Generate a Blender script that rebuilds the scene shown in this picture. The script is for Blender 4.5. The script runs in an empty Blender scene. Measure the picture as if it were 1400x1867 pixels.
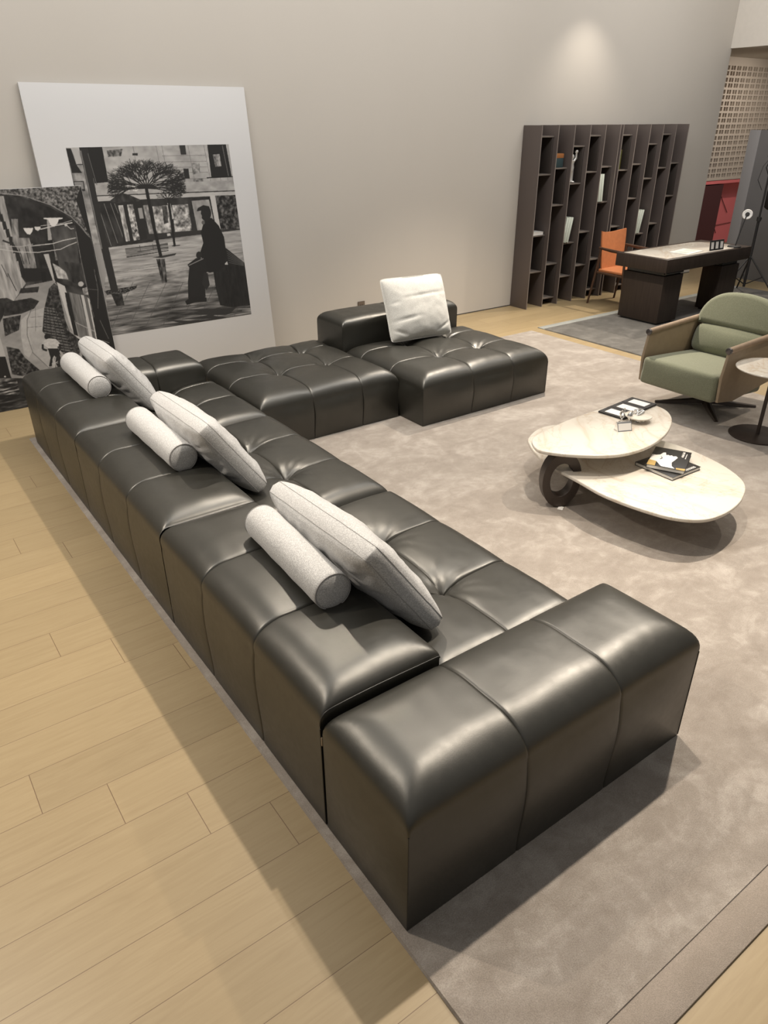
import bpy, bmesh, math, random
import numpy as np
from mathutils import Vector, Matrix, noise
C = bpy.context.scene
COL = C.collection
PI = math.pi
random.seed(7)

# ------------------------------------------------------------------ camera
cam_d = bpy.data.cameras.new('camera')
cam = bpy.data.objects.new('camera', cam_d); COL.objects.link(cam)
cam_d.sensor_fit = 'VERTICAL'; cam_d.sensor_height = 24.0
cam_d.lens = 24.0 * 1311.4 / 1867.0
cam_d.clip_start = 0.05; cam_d.clip_end = 100
cam.matrix_world = Matrix(((0.81217459, 0.28092741, -0.51132399, 0.0),
                           (-0.5834014, 0.3852085, -0.71502253, 0.0),
                           (-0.00390308, 0.87903026, 0.47675, 2.1),
                           (0, 0, 0, 1)))
C.camera = cam

# ------------------------------------------------------------------ light
C.view_settings.view_transform = 'Standard'
C.view_settings.look = 'None'
C.view_settings.gamma = 1.0
C.view_settings.use_curve_mapping = False
C.view_settings.exposure = -0.09

world = bpy.data.worlds.new('showroom_ambient'); C.world = world
world.use_nodes = True
wn = world.node_tree.nodes; wl = world.node_tree.links
bg = wn['Background']
bg.inputs['Strength'].default_value = 0.36
tc = wn.new('ShaderNodeTexCoord'); sx = wn.new('ShaderNodeSeparateXYZ'); cr = wn.new('ShaderNodeValToRGB')
wl.new(tc.outputs['Generated'], sx.inputs[0]); wl.new(sx.outputs['Z'], cr.inputs[0]); wl.new(cr.outputs[0], bg.inputs['Color'])
cr.color_ramp.elements[0].position = 0.0; cr.color_ramp.elements[0].color = (0.50, 0.45, 0.40, 1)
cr.color_ramp.elements[1].position = 0.9; cr.color_ramp.elements[1].color = (1.0, 0.975, 0.945, 1)

def spot(name, loc, target, power, angle, blend=0.5, radius=0.04, color=(1, 0.88, 0.74)):
    d = bpy.data.lights.new(name, 'SPOT'); o = bpy.data.objects.new(name, d); COL.objects.link(o)
    d.energy = power; d.spot_size = math.radians(angle); d.spot_blend = blend; d.shadow_soft_size = radius; d.color = color
    o.location = loc
    o.rotation_euler = (Vector(target) - Vector(loc)).to_track_quat('-Z', 'Y').to_euler()
    return o
spot('added_screen_fill', (2.45, 2.0, 3.6), (1.4, 1.1, 0), 335, 120, 0.9)
spot('added_screen_fill', (4.1, 2.0, 3.6), (2.95, 0.80, 0), 660, 78, 1.0)
spot('added_screen_fill', (6.7, 2.1, 3.6), (5.2, 2.4, 0.3), 190, 62, 1.0)
spot('added_screen_fill', (2.45, 4.3, 3.6), (1.5, 4.2, 0), 275, 120, 0.9)
spot('added_screen_fill', (5.5, 4.9, 3.6), (5.4, 4.6, 0), 780, 90, 0.9)
spot('added_screen_fill', (-0.9, 3.6, 3.6), (-0.2, 3.2, 0), 320, 120, 0.9)
spot('added_screen_fill', (9.5, 5.45, 3.5), (8.2, 5.2, 0.5), 430, 84, 0.9)
spot('added_screen_fill', (7.75, 6.15, 3.4), (7.75, 6.75, 1.9), 30, 95, 1.0, color=(1, 0.9, 0.78))
spot('added_screen_fill', (12.9, 6.4, 2.95), (13.2, 8.0, 1.2), 85, 130, 0.9)  # invented fill light that lifts the perforated screen and rose niche
def wash(name, loc, target, sx_, sy_, power, color):
    d = bpy.data.lights.new(name, 'AREA'); o = bpy.data.objects.new(name, d); COL.objects.link(o)
    d.shape = 'RECTANGLE'; d.size = sx_; d.size_y = sy_; d.energy = power; d.color = color; o.location = loc
    o.rotation_euler = (Vector(target) - Vector(loc)).to_track_quat('-Z', 'Y').to_euler(); return o
wash('added_wall_fill', (3.0, 3.6, 5.2), (3.0, 6.75, 2.2), 11.0, 0.5, 325, (1, 0.975, 0.945))  # added soft light to brighten the back wall, not a known fixture
wash('added_header_fill', (8.2, 4.5, 4.6), (10.75, 5.5, 3.8), 0.4, 2.5, 45, (1, 0.97, 0.94))  # unseen fill added to brighten the white header

# ------------------------------------------------------------------ materials
MATS = {}
class NT:
    def __init__(s, name):
        s.m = bpy.data.materials.new(name); s.m.use_nodes = True
        s.n = s.m.node_tree.nodes; s.l = s.m.node_tree.links; s.b = s.n['Principled BSDF']
        MATS[name] = s.m
    def new(s, t, **kw):
        x = s.n.new(t)
        for k, v in kw.items(): setattr(x, k, v)
        return x
    def coord(s, scale=(1, 1, 1), kind='Object'):
        t = s.new('ShaderNodeTexCoord'); mp = s.new('ShaderNodeMapping'); mp.inputs['Scale'].default_value = scale
        s.l.new(t.outputs[kind], mp.inputs[0]); return mp.outputs[0]
    def noise(s, vec, scale, detail=4, rough=0.55, dist=0.0):
        x = s.new('ShaderNodeTexNoise'); x.inputs['Scale'].default_value = scale; x.inputs['Detail'].default_value = detail
        x.inputs['Roughness'].default_value = rough; x.inputs['Distortion'].default_value = dist
        s.l.new(vec, x.inputs['Vector']); return x.outputs['Fac']
    def ramp(s, fac, stops):
        x = s.new('ShaderNodeValToRGB'); e = x.color_ramp.elements
        while len(e) < len(stops): e.new(0.5)
        for i, (p, c) in enumerate(stops): e[i].position = p; e[i].color = (c[0], c[1], c[2], 1)
        s.l.new(fac, x.inputs[0]); return x.outputs[0]
    def math(s, op, a, b=None, c=None):
        x = s.new('ShaderNodeMath', operation=op)
        for i, v in enumerate((a, b, c)):
            if v is None: continue
            if isinstance(v, (int, float)): x.inputs[i].default_value = v
            else: s.l.new(v, x.inputs[i])
        return x.outputs[0]
    def mix(s, fac, a, b, blend='MIX'):
        x = s.new('ShaderNodeMix', data_type='RGBA', blend_type=blend)
        for i, v in ((0, fac), (6, a), (7, b)):
            if isinstance(v, (int, float)): x.inputs[i].default_value = v
            elif isinstance(v, tuple): x.inputs[i].default_value = (v[0], v[1], v[2], 1)
            else: s.l.new(v, x.inputs[i])
        return x.outputs[2]
    def bump(s, h, strength=0.3, dist=0.002):
        x = s.new('ShaderNodeBump'); x.inputs['Strength'].default_value = strength; x.inputs['Distance'].default_value = dist
        s.l.new(h, x.inputs['Height']); s.l.new(x.outputs[0], s.b.inputs['Normal'])
    def base(s, c, rough=0.5, metal=0.0, spec=0.5):
        if isinstance(c, tuple): s.b.inputs['Base Color'].default_value = (c[0], c[1], c[2], 1)
        else: s.l.new(c, s.b.inputs['Base Color'])
        s.b.inputs['Roughness'].default_value = rough; s.b.inputs['Metallic'].default_value = metal
        s.b.inputs['Specular IOR Level'].default_value = spec
        return s

def simple(name, c, rough=0.5, metal=0.0, spec=0.5, var=0.0, scale=20):
    t = NT(name)
    if var > 0:
        v = t.coord(); f = t.noise(v, scale)
        t.base(t.ramp(f, [(0.3, tuple(x * (1 - var) for x in c)), (0.7, tuple(min(1, x * (1 + var)) for x in c))]), rough, metal, spec)
    else: t.base(c, rough, metal, spec)
    return t.m

t = NT('black_leather'); v = t.coord()
f = t.noise(v, 7, 5, 0.6); g = t.noise(v, 380, 3, 0.6); h = t.noise(v, 30, 3)
t.base(t.ramp(f, [(0.3, (0.0125, 0.0120, 0.0092)), (0.75, (0.020, 0.0192, 0.0150))]), 0.4, 0, 0.95)
t.b.inputs['Specular Tint'].default_value = (1.0, 0.985, 0.93, 1)
t.l.new(t.math('MULTIPLY_ADD', h, 0.12, 0.34), t.b.inputs['Roughness'])
t.bump(t.math('MULTIPLY_ADD', h, 1.5, g), 0.16, 0.0009)
simple('leather_piping', (0.020, 0.019, 0.016), 0.38)
t = NT('oak_planks'); tcn = t.new('ShaderNodeTexCoord'); sp = t.new('ShaderNodeSeparateXYZ'); t.l.new(tcn.outputs['Object'], sp.inputs[0])
W_, L_ = 0.208, 1.15
yy = t.math('DIVIDE', t.math('SUBTRACT', sp.outputs['Y'], 1.65), W_)
row = t.math('FLOOR', yy); fy = t.math('FRACT', yy)
xx = t.math('DIVIDE', t.math('SUBTRACT', sp.outputs['X'], t.math('MULTIPLY_ADD', row, -0.22, 0.46)), L_)
colm = t.math('FLOOR', xx); fx = t.math('FRACT', xx)
dy_ = t.math('MULTIPLY', t.math('MINIMUM', fy, t.math('SUBTRACT', 1.0, fy)), W_)
dx_ = t.math('MULTIPLY', t.math('MINIMUM', fx, t.math('SUBTRACT', 1.0, fx)), L_)
gap = t.math('MAXIMUM', t.math('LESS_THAN', dy_, 0.0011), t.math('LESS_THAN', dx_, 0.0014))
cmb = t.new('ShaderNodeCombineXYZ'); t.l.new(row, cmb.inputs[0]); t.l.new(colm, cmb.inputs[1])
wnz = t.new('ShaderNodeTexWhiteNoise', noise_dimensions='2D'); t.l.new(cmb.outputs[0], wnz.inputs['Vector'])
mp = t.new('ShaderNodeMapping'); mp.inputs['Scale'].default_value = (1.6, 22, 1); t.l.new(tcn.outputs['Object'], mp.inputs[0])
ad = t.new('ShaderNodeVectorMath', operation='ADD'); t.l.new(mp.outputs[0], ad.inputs[0])
sc = t.new('ShaderNodeVectorMath', operation='SCALE'); t.l.new(wnz.outputs['Color'], sc.inputs[0]); sc.inputs['Scale'].default_value = 37; t.l.new(sc.outputs[0], ad.inputs[1])
gr = t.noise(ad.outputs[0], 2.2, 6, 0.62, 1.1)
c1 = t.ramp(gr, [(0.30, (0.315, 0.235, 0.128)), (0.52, (0.345, 0.262, 0.146)), (0.75, (0.37, 0.285, 0.162))])
tint = t.math('MULTIPLY_ADD', wnz.outputs['Value'], 0.10, 0.90)
c2 = t.mix(1.0, c1, t.ramp(tint, [(0.0, (0, 0, 0)), (1.0, (1, 1, 1))]), 'MULTIPLY')
c3 = t.mix(gap, c2, (0.16, 0.10, 0.055))
t.base(c3, 0.42, 0, 0.4)
t.bump(t.math('SUBTRACT', t.math('MULTIPLY', gr, 0.3), gap), 0.25, 0.0012)

def rugmat(name, a, b, c, big=2.3, fib=260, bumpd=0.004):
    t = NT(name); v = t.coord(); v2 = t.coord((1, 1.7, 1))
    p = t.noise(v2, big, 6, 0.62, 0.9); q = t.noise(v, 14, 5, 0.65, 0.6); fb = t.noise(v, fib, 2, 0.7)
    mixd = t.math('ADD', t.math('MULTIPLY', p, 0.62), t.math('MULTIPLY', q, 0.38))
    col = t.ramp(mixd, [(0.31, a), (0.5, b), (0.69, c)])
    col = t.mix(0.55, col, t.ramp(fb, [(0.3, (0.62, 0.62, 0.62)), (0.7, (1.25, 1.25, 1.25))]), 'MULTIPLY')
    t.base(col, 0.85, 0, 0.25)
    t.b.inputs['Sheen Weight'].default_value = 0.35; t.b.inputs['Sheen Roughness'].default_value = 0.4
    t.bump(t.math('MULTIPLY_ADD', q, 1.0, fb), 0.5, bumpd)
rugmat('silver_pile', (0.235, 0.200, 0.168), (0.31, 0.272, 0.234), (0.45, 0.408, 0.362))
rugmat('rug_loop_border', (0.275, 0.232, 0.19), (0.31, 0.265, 0.222), (0.345, 0.295, 0.25), 4, 330, 0.003)
rugmat('grey_pile', (0.075, 0.070, 0.060), (0.12, 0.113, 0.10), (0.20, 0.19, 0.17), 2.0)
rugmat('grey_loop_border', (0.24, 0.25, 0.23), (0.28, 0.29, 0.27), (0.32, 0.33, 0.31), 4)

def fabric(name, a, b, sc=230):
    t = NT(name); v = t.coord()
    w = t.noise(v, sc, 2, 0.7); l = t.noise(v, 9, 3)
    wa = t.new('ShaderNodeTexVoronoi'); wa.inputs['Scale'].default_value = sc * 0.7; t.l.new(v, wa.inputs['Vector'])
    k = t.math('ADD', t.math('MULTIPLY', w, 0.7), t.math('MULTIPLY', wa.outputs['Distance'], 0.35))
    t.base(t.ramp(k, [(0.32, a), (0.66, b)]), 0.9, 0, 0.2)
    t.b.inputs['Sheen Weight'].default_value = 0.3
    t.bump(t.math('MULTIPLY_ADD', l, 1.0, k), 0.45, 0.002)
fabric('grey_melange_fabric', (0.32, 0.317, 0.312), (0.61, 0.605, 0.59), 300)
fabric('white_boucle_fabric', (0.46, 0.45, 0.415), (0.70, 0.69, 0.64), 300)
fabric('sage_fabric', (0.16, 0.168, 0.110), (0.21, 0.218, 0.148), 200)
simple('sage_piping', (0.16, 0.175, 0.12), 0.8)
simple('grey_seam', (0.34, 0.33, 0.32), 0.9)

def marble(name):
    t = NT(name); v = t.coord()
    w = t.noise(v, 0.8, 5, 0.55, 1.6)
    d = t.math('ABSOLUTE', t.math('SUBTRACT', w, 0.5))
    w2 = t.noise(v, 1.9, 6, 0.6, 2.2); d2 = t.math('ABSOLUTE', t.math('SUBTRACT', w2, 0.47))
    c = t.ramp(d, [(0.0, (0.55, 0.48, 0.39)), (0.010, (0.58, 0.53, 0.46)), (0.035, (0.63, 0.59, 0.52))])
    c2 = t.ramp(d2, [(0.0, (0.86, 0.80, 0.74)), (0.014, (1, 1, 1))])
    t.base(t.mix(0.8, c, c2, 'MULTIPLY'), 0.12, 0, 0.5)
marble('calacatta_marble')
t = NT('plaster_wall'); v = t.coord((1, 1, 0.35)); f = t.noise(v, 0.9, 3)
t.base(t.ramp(f, [(0.3, (0.52, 0.485, 0.435)), (0.7, (0.535, 0.50, 0.45))]), 0.8, 0, 0.3)
simple('white_plaster', (0.66, 0.62, 0.56), 0.7, var=0.02)
simple('shadow_gap', (0.06, 0.055, 0.05), 0.8)
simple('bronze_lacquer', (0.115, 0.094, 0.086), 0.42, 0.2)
simple('bronze_lacquer_shaded', (0.050, 0.041, 0.036), 0.5, 0.1)  # same lacquer, darkened to paint the shade inside the bookcase
simple('shelf_taupe', (0.17, 0.145, 0.125), 0.4)
simple('edge_glint', (0.26, 0.225, 0.20), 0.35, 0.2)  # paler bronze that paints a glint along the upright fronts
t = NT('dark_oak_veneer'); v = t.coord((14, 14, 1)); f = t.noise(v, 3, 4)
t.base(t.ramp(f, [(0.3, (0.026, 0.018, 0.014)), (0.7, (0.038, 0.027, 0.021))]), 0.5, 0, 0.3)
simple('gloss_black', (0.012, 0.012, 0.012), 0.15)
simple('chrome', (0.85, 0.85, 0.84), 0.12, 1.0)
simple('satin_silver', (0.80, 0.79, 0.76), 0.38, 0.75)
simple('cognac_leather', (0.52, 0.19, 0.075), 0.45, var=0.08)
simple('walnut', (0.075, 0.038, 0.022), 0.45, var=0.2)
simple('taupe_leather', (0.285, 0.22, 0.145), 0.5, var=0.06)
simple('taupe_wood', (0.25, 0.18, 0.12), 0.45, var=0.12)
simple('bronze_metal', (0.055, 0.042, 0.035), 0.4, 0.4)
simple('gunmetal', (0.14, 0.13, 0.13), 0.3, 0.8)
simple('white_panel', (0.575, 0.565, 0.555), 0.5)
simple('white_paper', (0.72, 0.70, 0.66), 0.6)
simple('cover_black', (0.022, 0.021, 0.02), 0.35)
simple('cover_gold', (0.50, 0.34, 0.12), 0.45, 0.2)
simple('cover_white', (0.74, 0.72, 0.68), 0.4)
simple('cover_pale_green', (0.55, 0.60, 0.53), 0.5)
simple('box_teal', (0.03, 0.055, 0.06), 0.5)
simple('box_orange', (0.33, 0.13, 0.04), 0.5)
simple('box_green', (0.07, 0.10, 0.03), 0.4)
simple('brass', (0.45, 0.35, 0.13), 0.3, 0.9)
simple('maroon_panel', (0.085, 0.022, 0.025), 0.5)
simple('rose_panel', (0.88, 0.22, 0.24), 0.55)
simple('partition_grey', (0.16, 0.155, 0.155), 0.5, var=0.05, scale=2)
simple('partition_edge', (0.27, 0.26, 0.26), 0.5)
simple('perforated_cream', (0.60, 0.54, 0.48), 0.7)
simple('socket_brown', (0.13, 0.10, 0.075), 0.4)
simple('matte_black', (0.015, 0.014, 0.014), 0.6)
simple('lamp_white', (0.75, 0.73, 0.70), 0.4)
simple('tag_white', (0.8, 0.78, 0.74), 0.5)
t = NT('clear_glass'); t.base((1, 1, 1), 0.02); t.b.inputs['Transmission Weight'].default_value = 1.0; t.b.inputs['IOR'].default_value = 1.45
t = NT('photo_print')
at = t.new('ShaderNodeAttribute', attribute_name='ink'); t.base(at.outputs['Color'], 0.5, 0, 0.25)

# ------------------------------------------------------------------ helpers
def M(name): return MATS[name]
def mkobj(name, verts, faces, mats, parent=None, mi=None, smooth=None, weld=False):
    me = bpy.data.meshes.new(name); me.from_pydata([tuple(map(float, p)) for p in verts], [], [tuple(f) for f in faces])
    for m in (mats if isinstance(mats, (list, tuple)) else [mats]): me.materials.append(M(m))
    if mi is not None: me.polygons.foreach_set('material_index', mi)
    if weld:
        bm = bmesh.new(); bm.from_mesh(me); bmesh.ops.remove_doubles(bm, verts=bm.verts, dist=2e-5)
        bmesh.ops.recalc_face_normals(bm, faces=bm.faces); bm.to_mesh(me); bm.free()
    if smooth is not None:
        me.polygons.foreach_set('use_smooth', [True] * len(me.polygons)); me.set_sharp_from_angle(angle=math.radians(smooth))
    me.update()
    o = bpy.data.objects.new(name, me); COL.objects.link(o)
    if parent is not None: o.parent = parent
    return o
def tag(o, label, cat, group=None):
    o['label'] = label; o['category'] = cat
    if group: o['group'] = group
    return o
def thing(name, label, cat, loc=(0, 0, 0), rz=0, group=None):
    o = bpy.data.objects.new(name, None); COL.objects.link(o); o.location = loc; o.rotation_euler = (0, 0, rz)
    o.empty_display_size = 0.1
    return tag(o, label, cat, group)
def struct(o): o['kind'] = 'structure'; return o
def origin(o, p):
    """put the origin of an unparented mesh at p"""
    o.data.transform(Matrix.Translation(-Vector(p))); o.location = p; return o

class Geo:
    """collects boxes, tubes, lathes and prisms with bevels in one bmesh"""
    def __init__(s): s.bm = bmesh.new()
    def _add(s, vs, fs, mat=0):
        v = [s.bm.verts.new(p) for p in vs]
        for f in fs:
            try: fc = s.bm.faces.new([v[i] for i in f]); fc.material_index = mat
            except ValueError: pass
        return v
    def box(s, a, b, bev=0.0, mat=0, mtx=None, seg=2):
        t = bmesh.new(); bmesh.ops.create_cube(t, size=1)
        for v in t.verts: v.co = Vector([(a[i] + b[i]) / 2 + v.co[i] * (b[i] - a[i]) for i in range(3)])
        if bev > 0: bmesh.ops.bevel(t, geom=t.edges[:], offset=bev, segments=seg, affect='EDGES', profile=0.5)
        if mtx is not None: t.transform(mtx)
        s._merge(t, mat); return s
    def _merge(s, t, mat):
        t.verts.index_update()
        s._add([v.co.copy() for v in t.verts], [[v.index for v in f.verts] for f in t.faces], mat); t.free()
    def tube(s, pts, r, n=10, mat=0, closed=False, cap=True):
        pts = [Vector(p) for p in pts]; N = len(pts)
        rr = r if isinstance(r, (list, tuple)) else [r] * N
        rings = []; up = None
        for i, p in enumerate(pts):
            a = pts[(i - 1) % N] if (i > 0 or closed) else pts[0]; b = pts[(i + 1) % N] if (i < N - 1 or closed) else pts[-1]
            d = (b - a).normalized()
            if up is None: up = Vector((0, 0, 1)) if abs(d.z) < 0.9 else Vector((1, 0, 0))
            x = up - d * up.dot(d); x = x.normalized() if x.length > 1e-6 else d.orthogonal().normalized(); up = x
            y = d.cross(x)
            rings.append([p + (x * math.cos(2 * PI * k / n) + y * math.sin(2 * PI * k / n)) * rr[i] for k in range(n)])
        vs = [q for r_ in rings for q in r_]; fs = []
        for i in range(N if closed else N - 1):
            j = (i + 1) % N
            for k in range(n): fs.append((i * n + k, i * n + (k + 1) % n, j * n + (k + 1) % n, j * n + k))
        if cap and not closed: fs.append(tuple(range(n))[::-1]); fs.append(tuple((N - 1) * n + k for k in range(n)))
        s._add(vs, fs, mat); return s
    def lathe(s, prof, c=(0, 0, 0), n=32, mat=0, mtx=None):
        vs = []; fs = []
        for r, z in prof:
            for k in range(n): vs.append(Vector((r * math.cos(2 * PI * k / n), r * math.sin(2 * PI * k / n), z)))
        for i in range(len(prof) - 1):
            for k in range(n): fs.append((i * n + k, i * n + (k + 1) % n, (i + 1) * n + (k + 1) % n, (i + 1) * n + k))
        fs.append(tuple(range(n))[::-1]); fs.append(tuple((len(prof) - 1) * n + k for k in range(n)))
        if mtx is not None: vs = [mtx @ v for v in vs]
        s._add([v + Vector(c) for v in vs], fs, mat); return s
    def prism(s, poly, z0, z1, bev=0.0, mat=0, mtx=None, seg=3):
        t = bmesh.new(); n = len(poly)
        lo = [t.verts.new((p[0], p[1], z0)) for p in poly]; hi = [t.verts.new((p[0], p[1], z1)) for p in poly]
        t.faces.new(lo[::-1]); t.faces.new(hi)
        for i in range(n): t.faces.new((lo[i], lo[(i + 1) % n], hi[(i + 1) % n], hi[i]))
        bmesh.ops.recalc_face_normals(t, faces=t.faces)
        if bev > 0:
            es = [e for e in t.edges if abs(e.verts[0].co.z - e.verts[1].co.z) < 1e-6]
            bmesh.ops.bevel(t, geom=es, offset=bev, segments=seg, affect='EDGES', profile=0.5)
        if mtx is not None: t.transform(mtx)
        s._merge(t, mat); return s
    def obj(s, name, mats, parent=None, smooth=35):
        me = bpy.data.meshes.new(name)
        bmesh.ops.recalc_face_normals(s.bm, faces=s.bm.faces)
        s.bm.to_mesh(me); s.bm.free()
        for m in (mats if isinstance(mats, (list, tuple)) else [mats]): me.materials.append(M(m))
        if smooth: me.polygons.foreach_set('use_smooth', [True] * len(me.polygons)); me.set_sharp_from_angle(angle=math.radians(smooth))
        o = bpy.data.objects.new(name, me); COL.objects.link(o)
        if parent is not None: o.parent = parent
        return o
def spline(pts, n=8, closed=True):
    """Catmull-Rom through 2D/3D points"""
    P = [np.array(p, float) for p in pts]; N = len(P); out = []
    for i in range(N if closed else N - 1):
        p0, p1, p2, p3 = (P[(i - 1) % N] if closed or i > 0 else P[0]), P[i], P[(i + 1) % N], (P[(i + 2) % N] if closed or i < N - 2 else P[-1])
        for k in range(n):
            u = k / n
            out.append(0.5 * ((2 * p1) + (-p0 + p2) * u + (2 * p0 - 5 * p1 + 4 * p2 - p3) * u * u + (-p0 + 3 * p1 - 3 * p2 + p3) * u ** 3))
    if not closed: out.append(P[-1])
    return [tuple(q) for q in out]

# ------------------------------------------------------------------ the room
WY = 6.75
g = Geo(); g.box((-6, -4, -0.1), (17, 12, 0.0)); struct(g.obj('floor', 'oak_planks', smooth=None))
g = Geo(); g.box((-6, WY, 0.012), (10.75, WY + 0.25, 5.6)); struct(g.obj('wall_back', 'plaster_wall', smooth=None))
g = Geo(); g.box((-6, WY - 0.001, 0.0), (10.75, WY + 0.2, 0.012)); struct(g.obj('trim_1', 'shadow_gap', smooth=None))
g = Geo(); g.box((10.72, -2, 2.97), (11.05, WY - 0.002, 5.6)); struct(g.obj('wall_right', 'white_plaster', smooth=None))
g = Geo(); g.box((11.05, -2, 3.02), (17, 8.0, 3.12)); struct(g.obj('ceiling', 'white_plaster', smooth=None))

# perforated screen wall with grouped square holes, seen beyond the end of the back wall
def perforated():
    x0, x1, z0, z1, y0, y1 = 11.1, 16.6, 1.16, 3.02, 8.0, 8.04
    xs = [x0]; x = x0 + 0.06
    while x < x1 - 0.2:
        xs += [x, x + 0.055, x + 0.07, x + 0.125]; x += 0.168
    xs.append(x1)
    zs = [z0]; z = z0 + 0.045
    while z < z1 - 0.2:
        zs += [z, z + 0.060, z + 0.080, z + 0.140]; z += 0.1725
    zs.append(z1)
    vs = []; fs = []; nx, nz = len(xs), len(zs)
    for y in (y0, y1):
        for zz in zs:
            for xx in xs: vs.append((xx, y, zz))
    o = nx * nz
    hole = lambda i, j: i % 2 == 1 and j % 2 == 1
    for j in range(nz - 1):
        for i in range(nx - 1):
            a = j * nx + i
            if not hole(i, j):
                fs.append((a, a + 1, a + nx + 1, a + nx)); fs.append((a + o, a + nx + o, a + nx + 1 + o, a + 1 + o))
            else:
                for p, q in ((a, a + 1), (a + 1, a + nx + 1), (a + nx + 1, a + nx), (a + nx, a)): fs.append((p, q, q + o, p + o))
    return struct(mkobj('wall_perforated', vs, fs, 'perforated_cream'))
perforated()
g = Geo(); g.box((11.0, 8.05, 1.12), (17, 8.12, 3.02)); struct(g.obj('wall_screen_backing', 'perforated_cream', smooth=None))
# rose coloured niche beneath the perforated screen
g = Geo(); g.box((11.0, 8.0, 1.10), (16.6, 8.7, 1.15)); struct(g.obj('trim_2', 'rose_panel', smooth=None))
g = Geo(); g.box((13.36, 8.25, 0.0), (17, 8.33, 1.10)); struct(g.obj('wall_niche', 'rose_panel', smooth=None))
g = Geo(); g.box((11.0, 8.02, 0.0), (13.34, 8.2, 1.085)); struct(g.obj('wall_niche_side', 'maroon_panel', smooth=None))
g = Geo(); g.tube([(13.45, 8.235, 1.08), (14.0, 8.235, 0.55)], 0.006); g.tube([(13.4, 8.235, 0.62), (13.75, 8.235, 0.2)], 0.006); g.tube([(13.4, 8.235, 0.33), (14.2, 8.235, 0.36)], 0.005)
struct(g.obj('trim_3', 'maroon_panel'))
# free-standing grey partition
p = thing('partition_panel', 'tall dark grey partition standing past the far end of the desk', 'partition', (10.95, 6.32, 0))
g = Geo(); g.box((-0.04, -4.2, 0), (0.04, -0.16, 1.98), 0.003); g.obj('panel', 'partition_grey', p)
g = Geo(); g.box((-0.045, -0.16, 0), (0.045, 0, 1.98), 0.003); g.obj('edge_post', 'partition_edge', p)
# wall socket
p = thing('wall_socket', 'small brown socket plate low on the back wall behind the chaise', 'socket', (4.525, WY - 0.001, 0.31))
g = Geo(); g.box((-0.045, -0.012, -0.045), (0.045, 0, 0.045), 0.004); g.obj('plate', 'socket_brown', p)
g = Geo()
for sx_ in (-0.012, 0.012): g.box((sx_ - 0.003, -0.0135, -0.012), (sx_ + 0.003, -0.011, 0.012))
g.obj('socket_slots', 'matte_black', p, smooth=None)

# ------------------------------------------------------------------ rugs
def rug(name, label, x0, x1, y0, y1, pile, border, sides, bw=0.10, h=0.012):
    r = thing(name, label, 'rug', ((x0 + x1) / 2, (y0 + y1) / 2, 0))
    a, b, c, d = x0 - r.location.x, x1 - r.location.x, y0 - r.location.y, y1 - r.location.y
    ia, ib, ic, id_ = a + (bw if 'l' in sides else 0), b - (bw if 'r' in sides else 0), c + (bw if 'n' in sides else 0), d - (bw if 'f' in sides else 0)
    nx = int((ib - ia) / 0.03); ny = int((id_ - ic) / 0.03)
    vs = []; fs = []
    for j in range(ny + 1):
        for i in range(nx + 1):
            x = ia + (ib - ia) * i / nx; y = ic + (id_ - ic) * j / ny
            e = min(i, j, nx - i, ny - j)
            z = h + 0.0015 * noise.noise(Vector((x * 9, y * 9, 3)))
            if e == 0: z = 0.0005; x += 0.002 * noise.noise(Vector((x * 60, y * 60, 0))); y += 0.002 * noise.noise(Vector((x * 60, y * 60, 9)))
            if e == 1: # soft rounded pile edge
                if i == 1: x = ia + 0.004
                if i == nx - 1: x = ib - 0.004
                if j == 1: y = ic + 0.004
                if j == ny - 1: y = id_ - 0.004
            vs.append((x, y, z))
    for j in range(ny):
        for i in range(nx):
            k = j * (nx + 1) + i; fs.append((k, k + 1, k + nx + 2, k + nx + 1))
    mkobj('pile', vs, fs, pile, r, smooth=50)
    if sides:
        g = Geo(); bh = h * 0.7
        if 'n' in sides: g.box((a, c, 0.0005), (b, ic + 0.004, bh), 0.003)
        if 'f' in sides: g.box((a, id_ - 0.004, 0.0005), (b, d, bh), 0.003)
        if 'l' in sides: g.box((a, ic, 0.0005), (ia + 0.004, id_, bh), 0.003)
        if 'r' in sides: g.box((ib - 0.004, ic, 0.0005), (b, id_, bh), 0.003)
        o = g.obj('border', border, r); o['label'] = 'paler flat-woven border strip'
    return r
rug('area_rug', 'large silver-beige pile rug under the black sofa and coffee table', 0.757, 6.12, 0.39, 5.66, 'silver_pile', 'rug_loop_border', 'n')
rug('desk_rug', 'dark grey mottled rug under the desk', 6.29, 10.3, 3.2, 5.73, 'grey_pile', 'grey_loop_border', 'f')
o = Geo().box((-0.022, -0.016, 0.013), (0.022, 0.016, 0.016), 0.0005, mtx=Matrix.Rotation(0.5, 4, 'Z')).obj('paper_tag', 'tag_white')
o.location = (3.14, 2.53, 0); tag(o, 'tiny white tag lying on the rug by the ring leg of the coffee table', 'tag')

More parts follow.
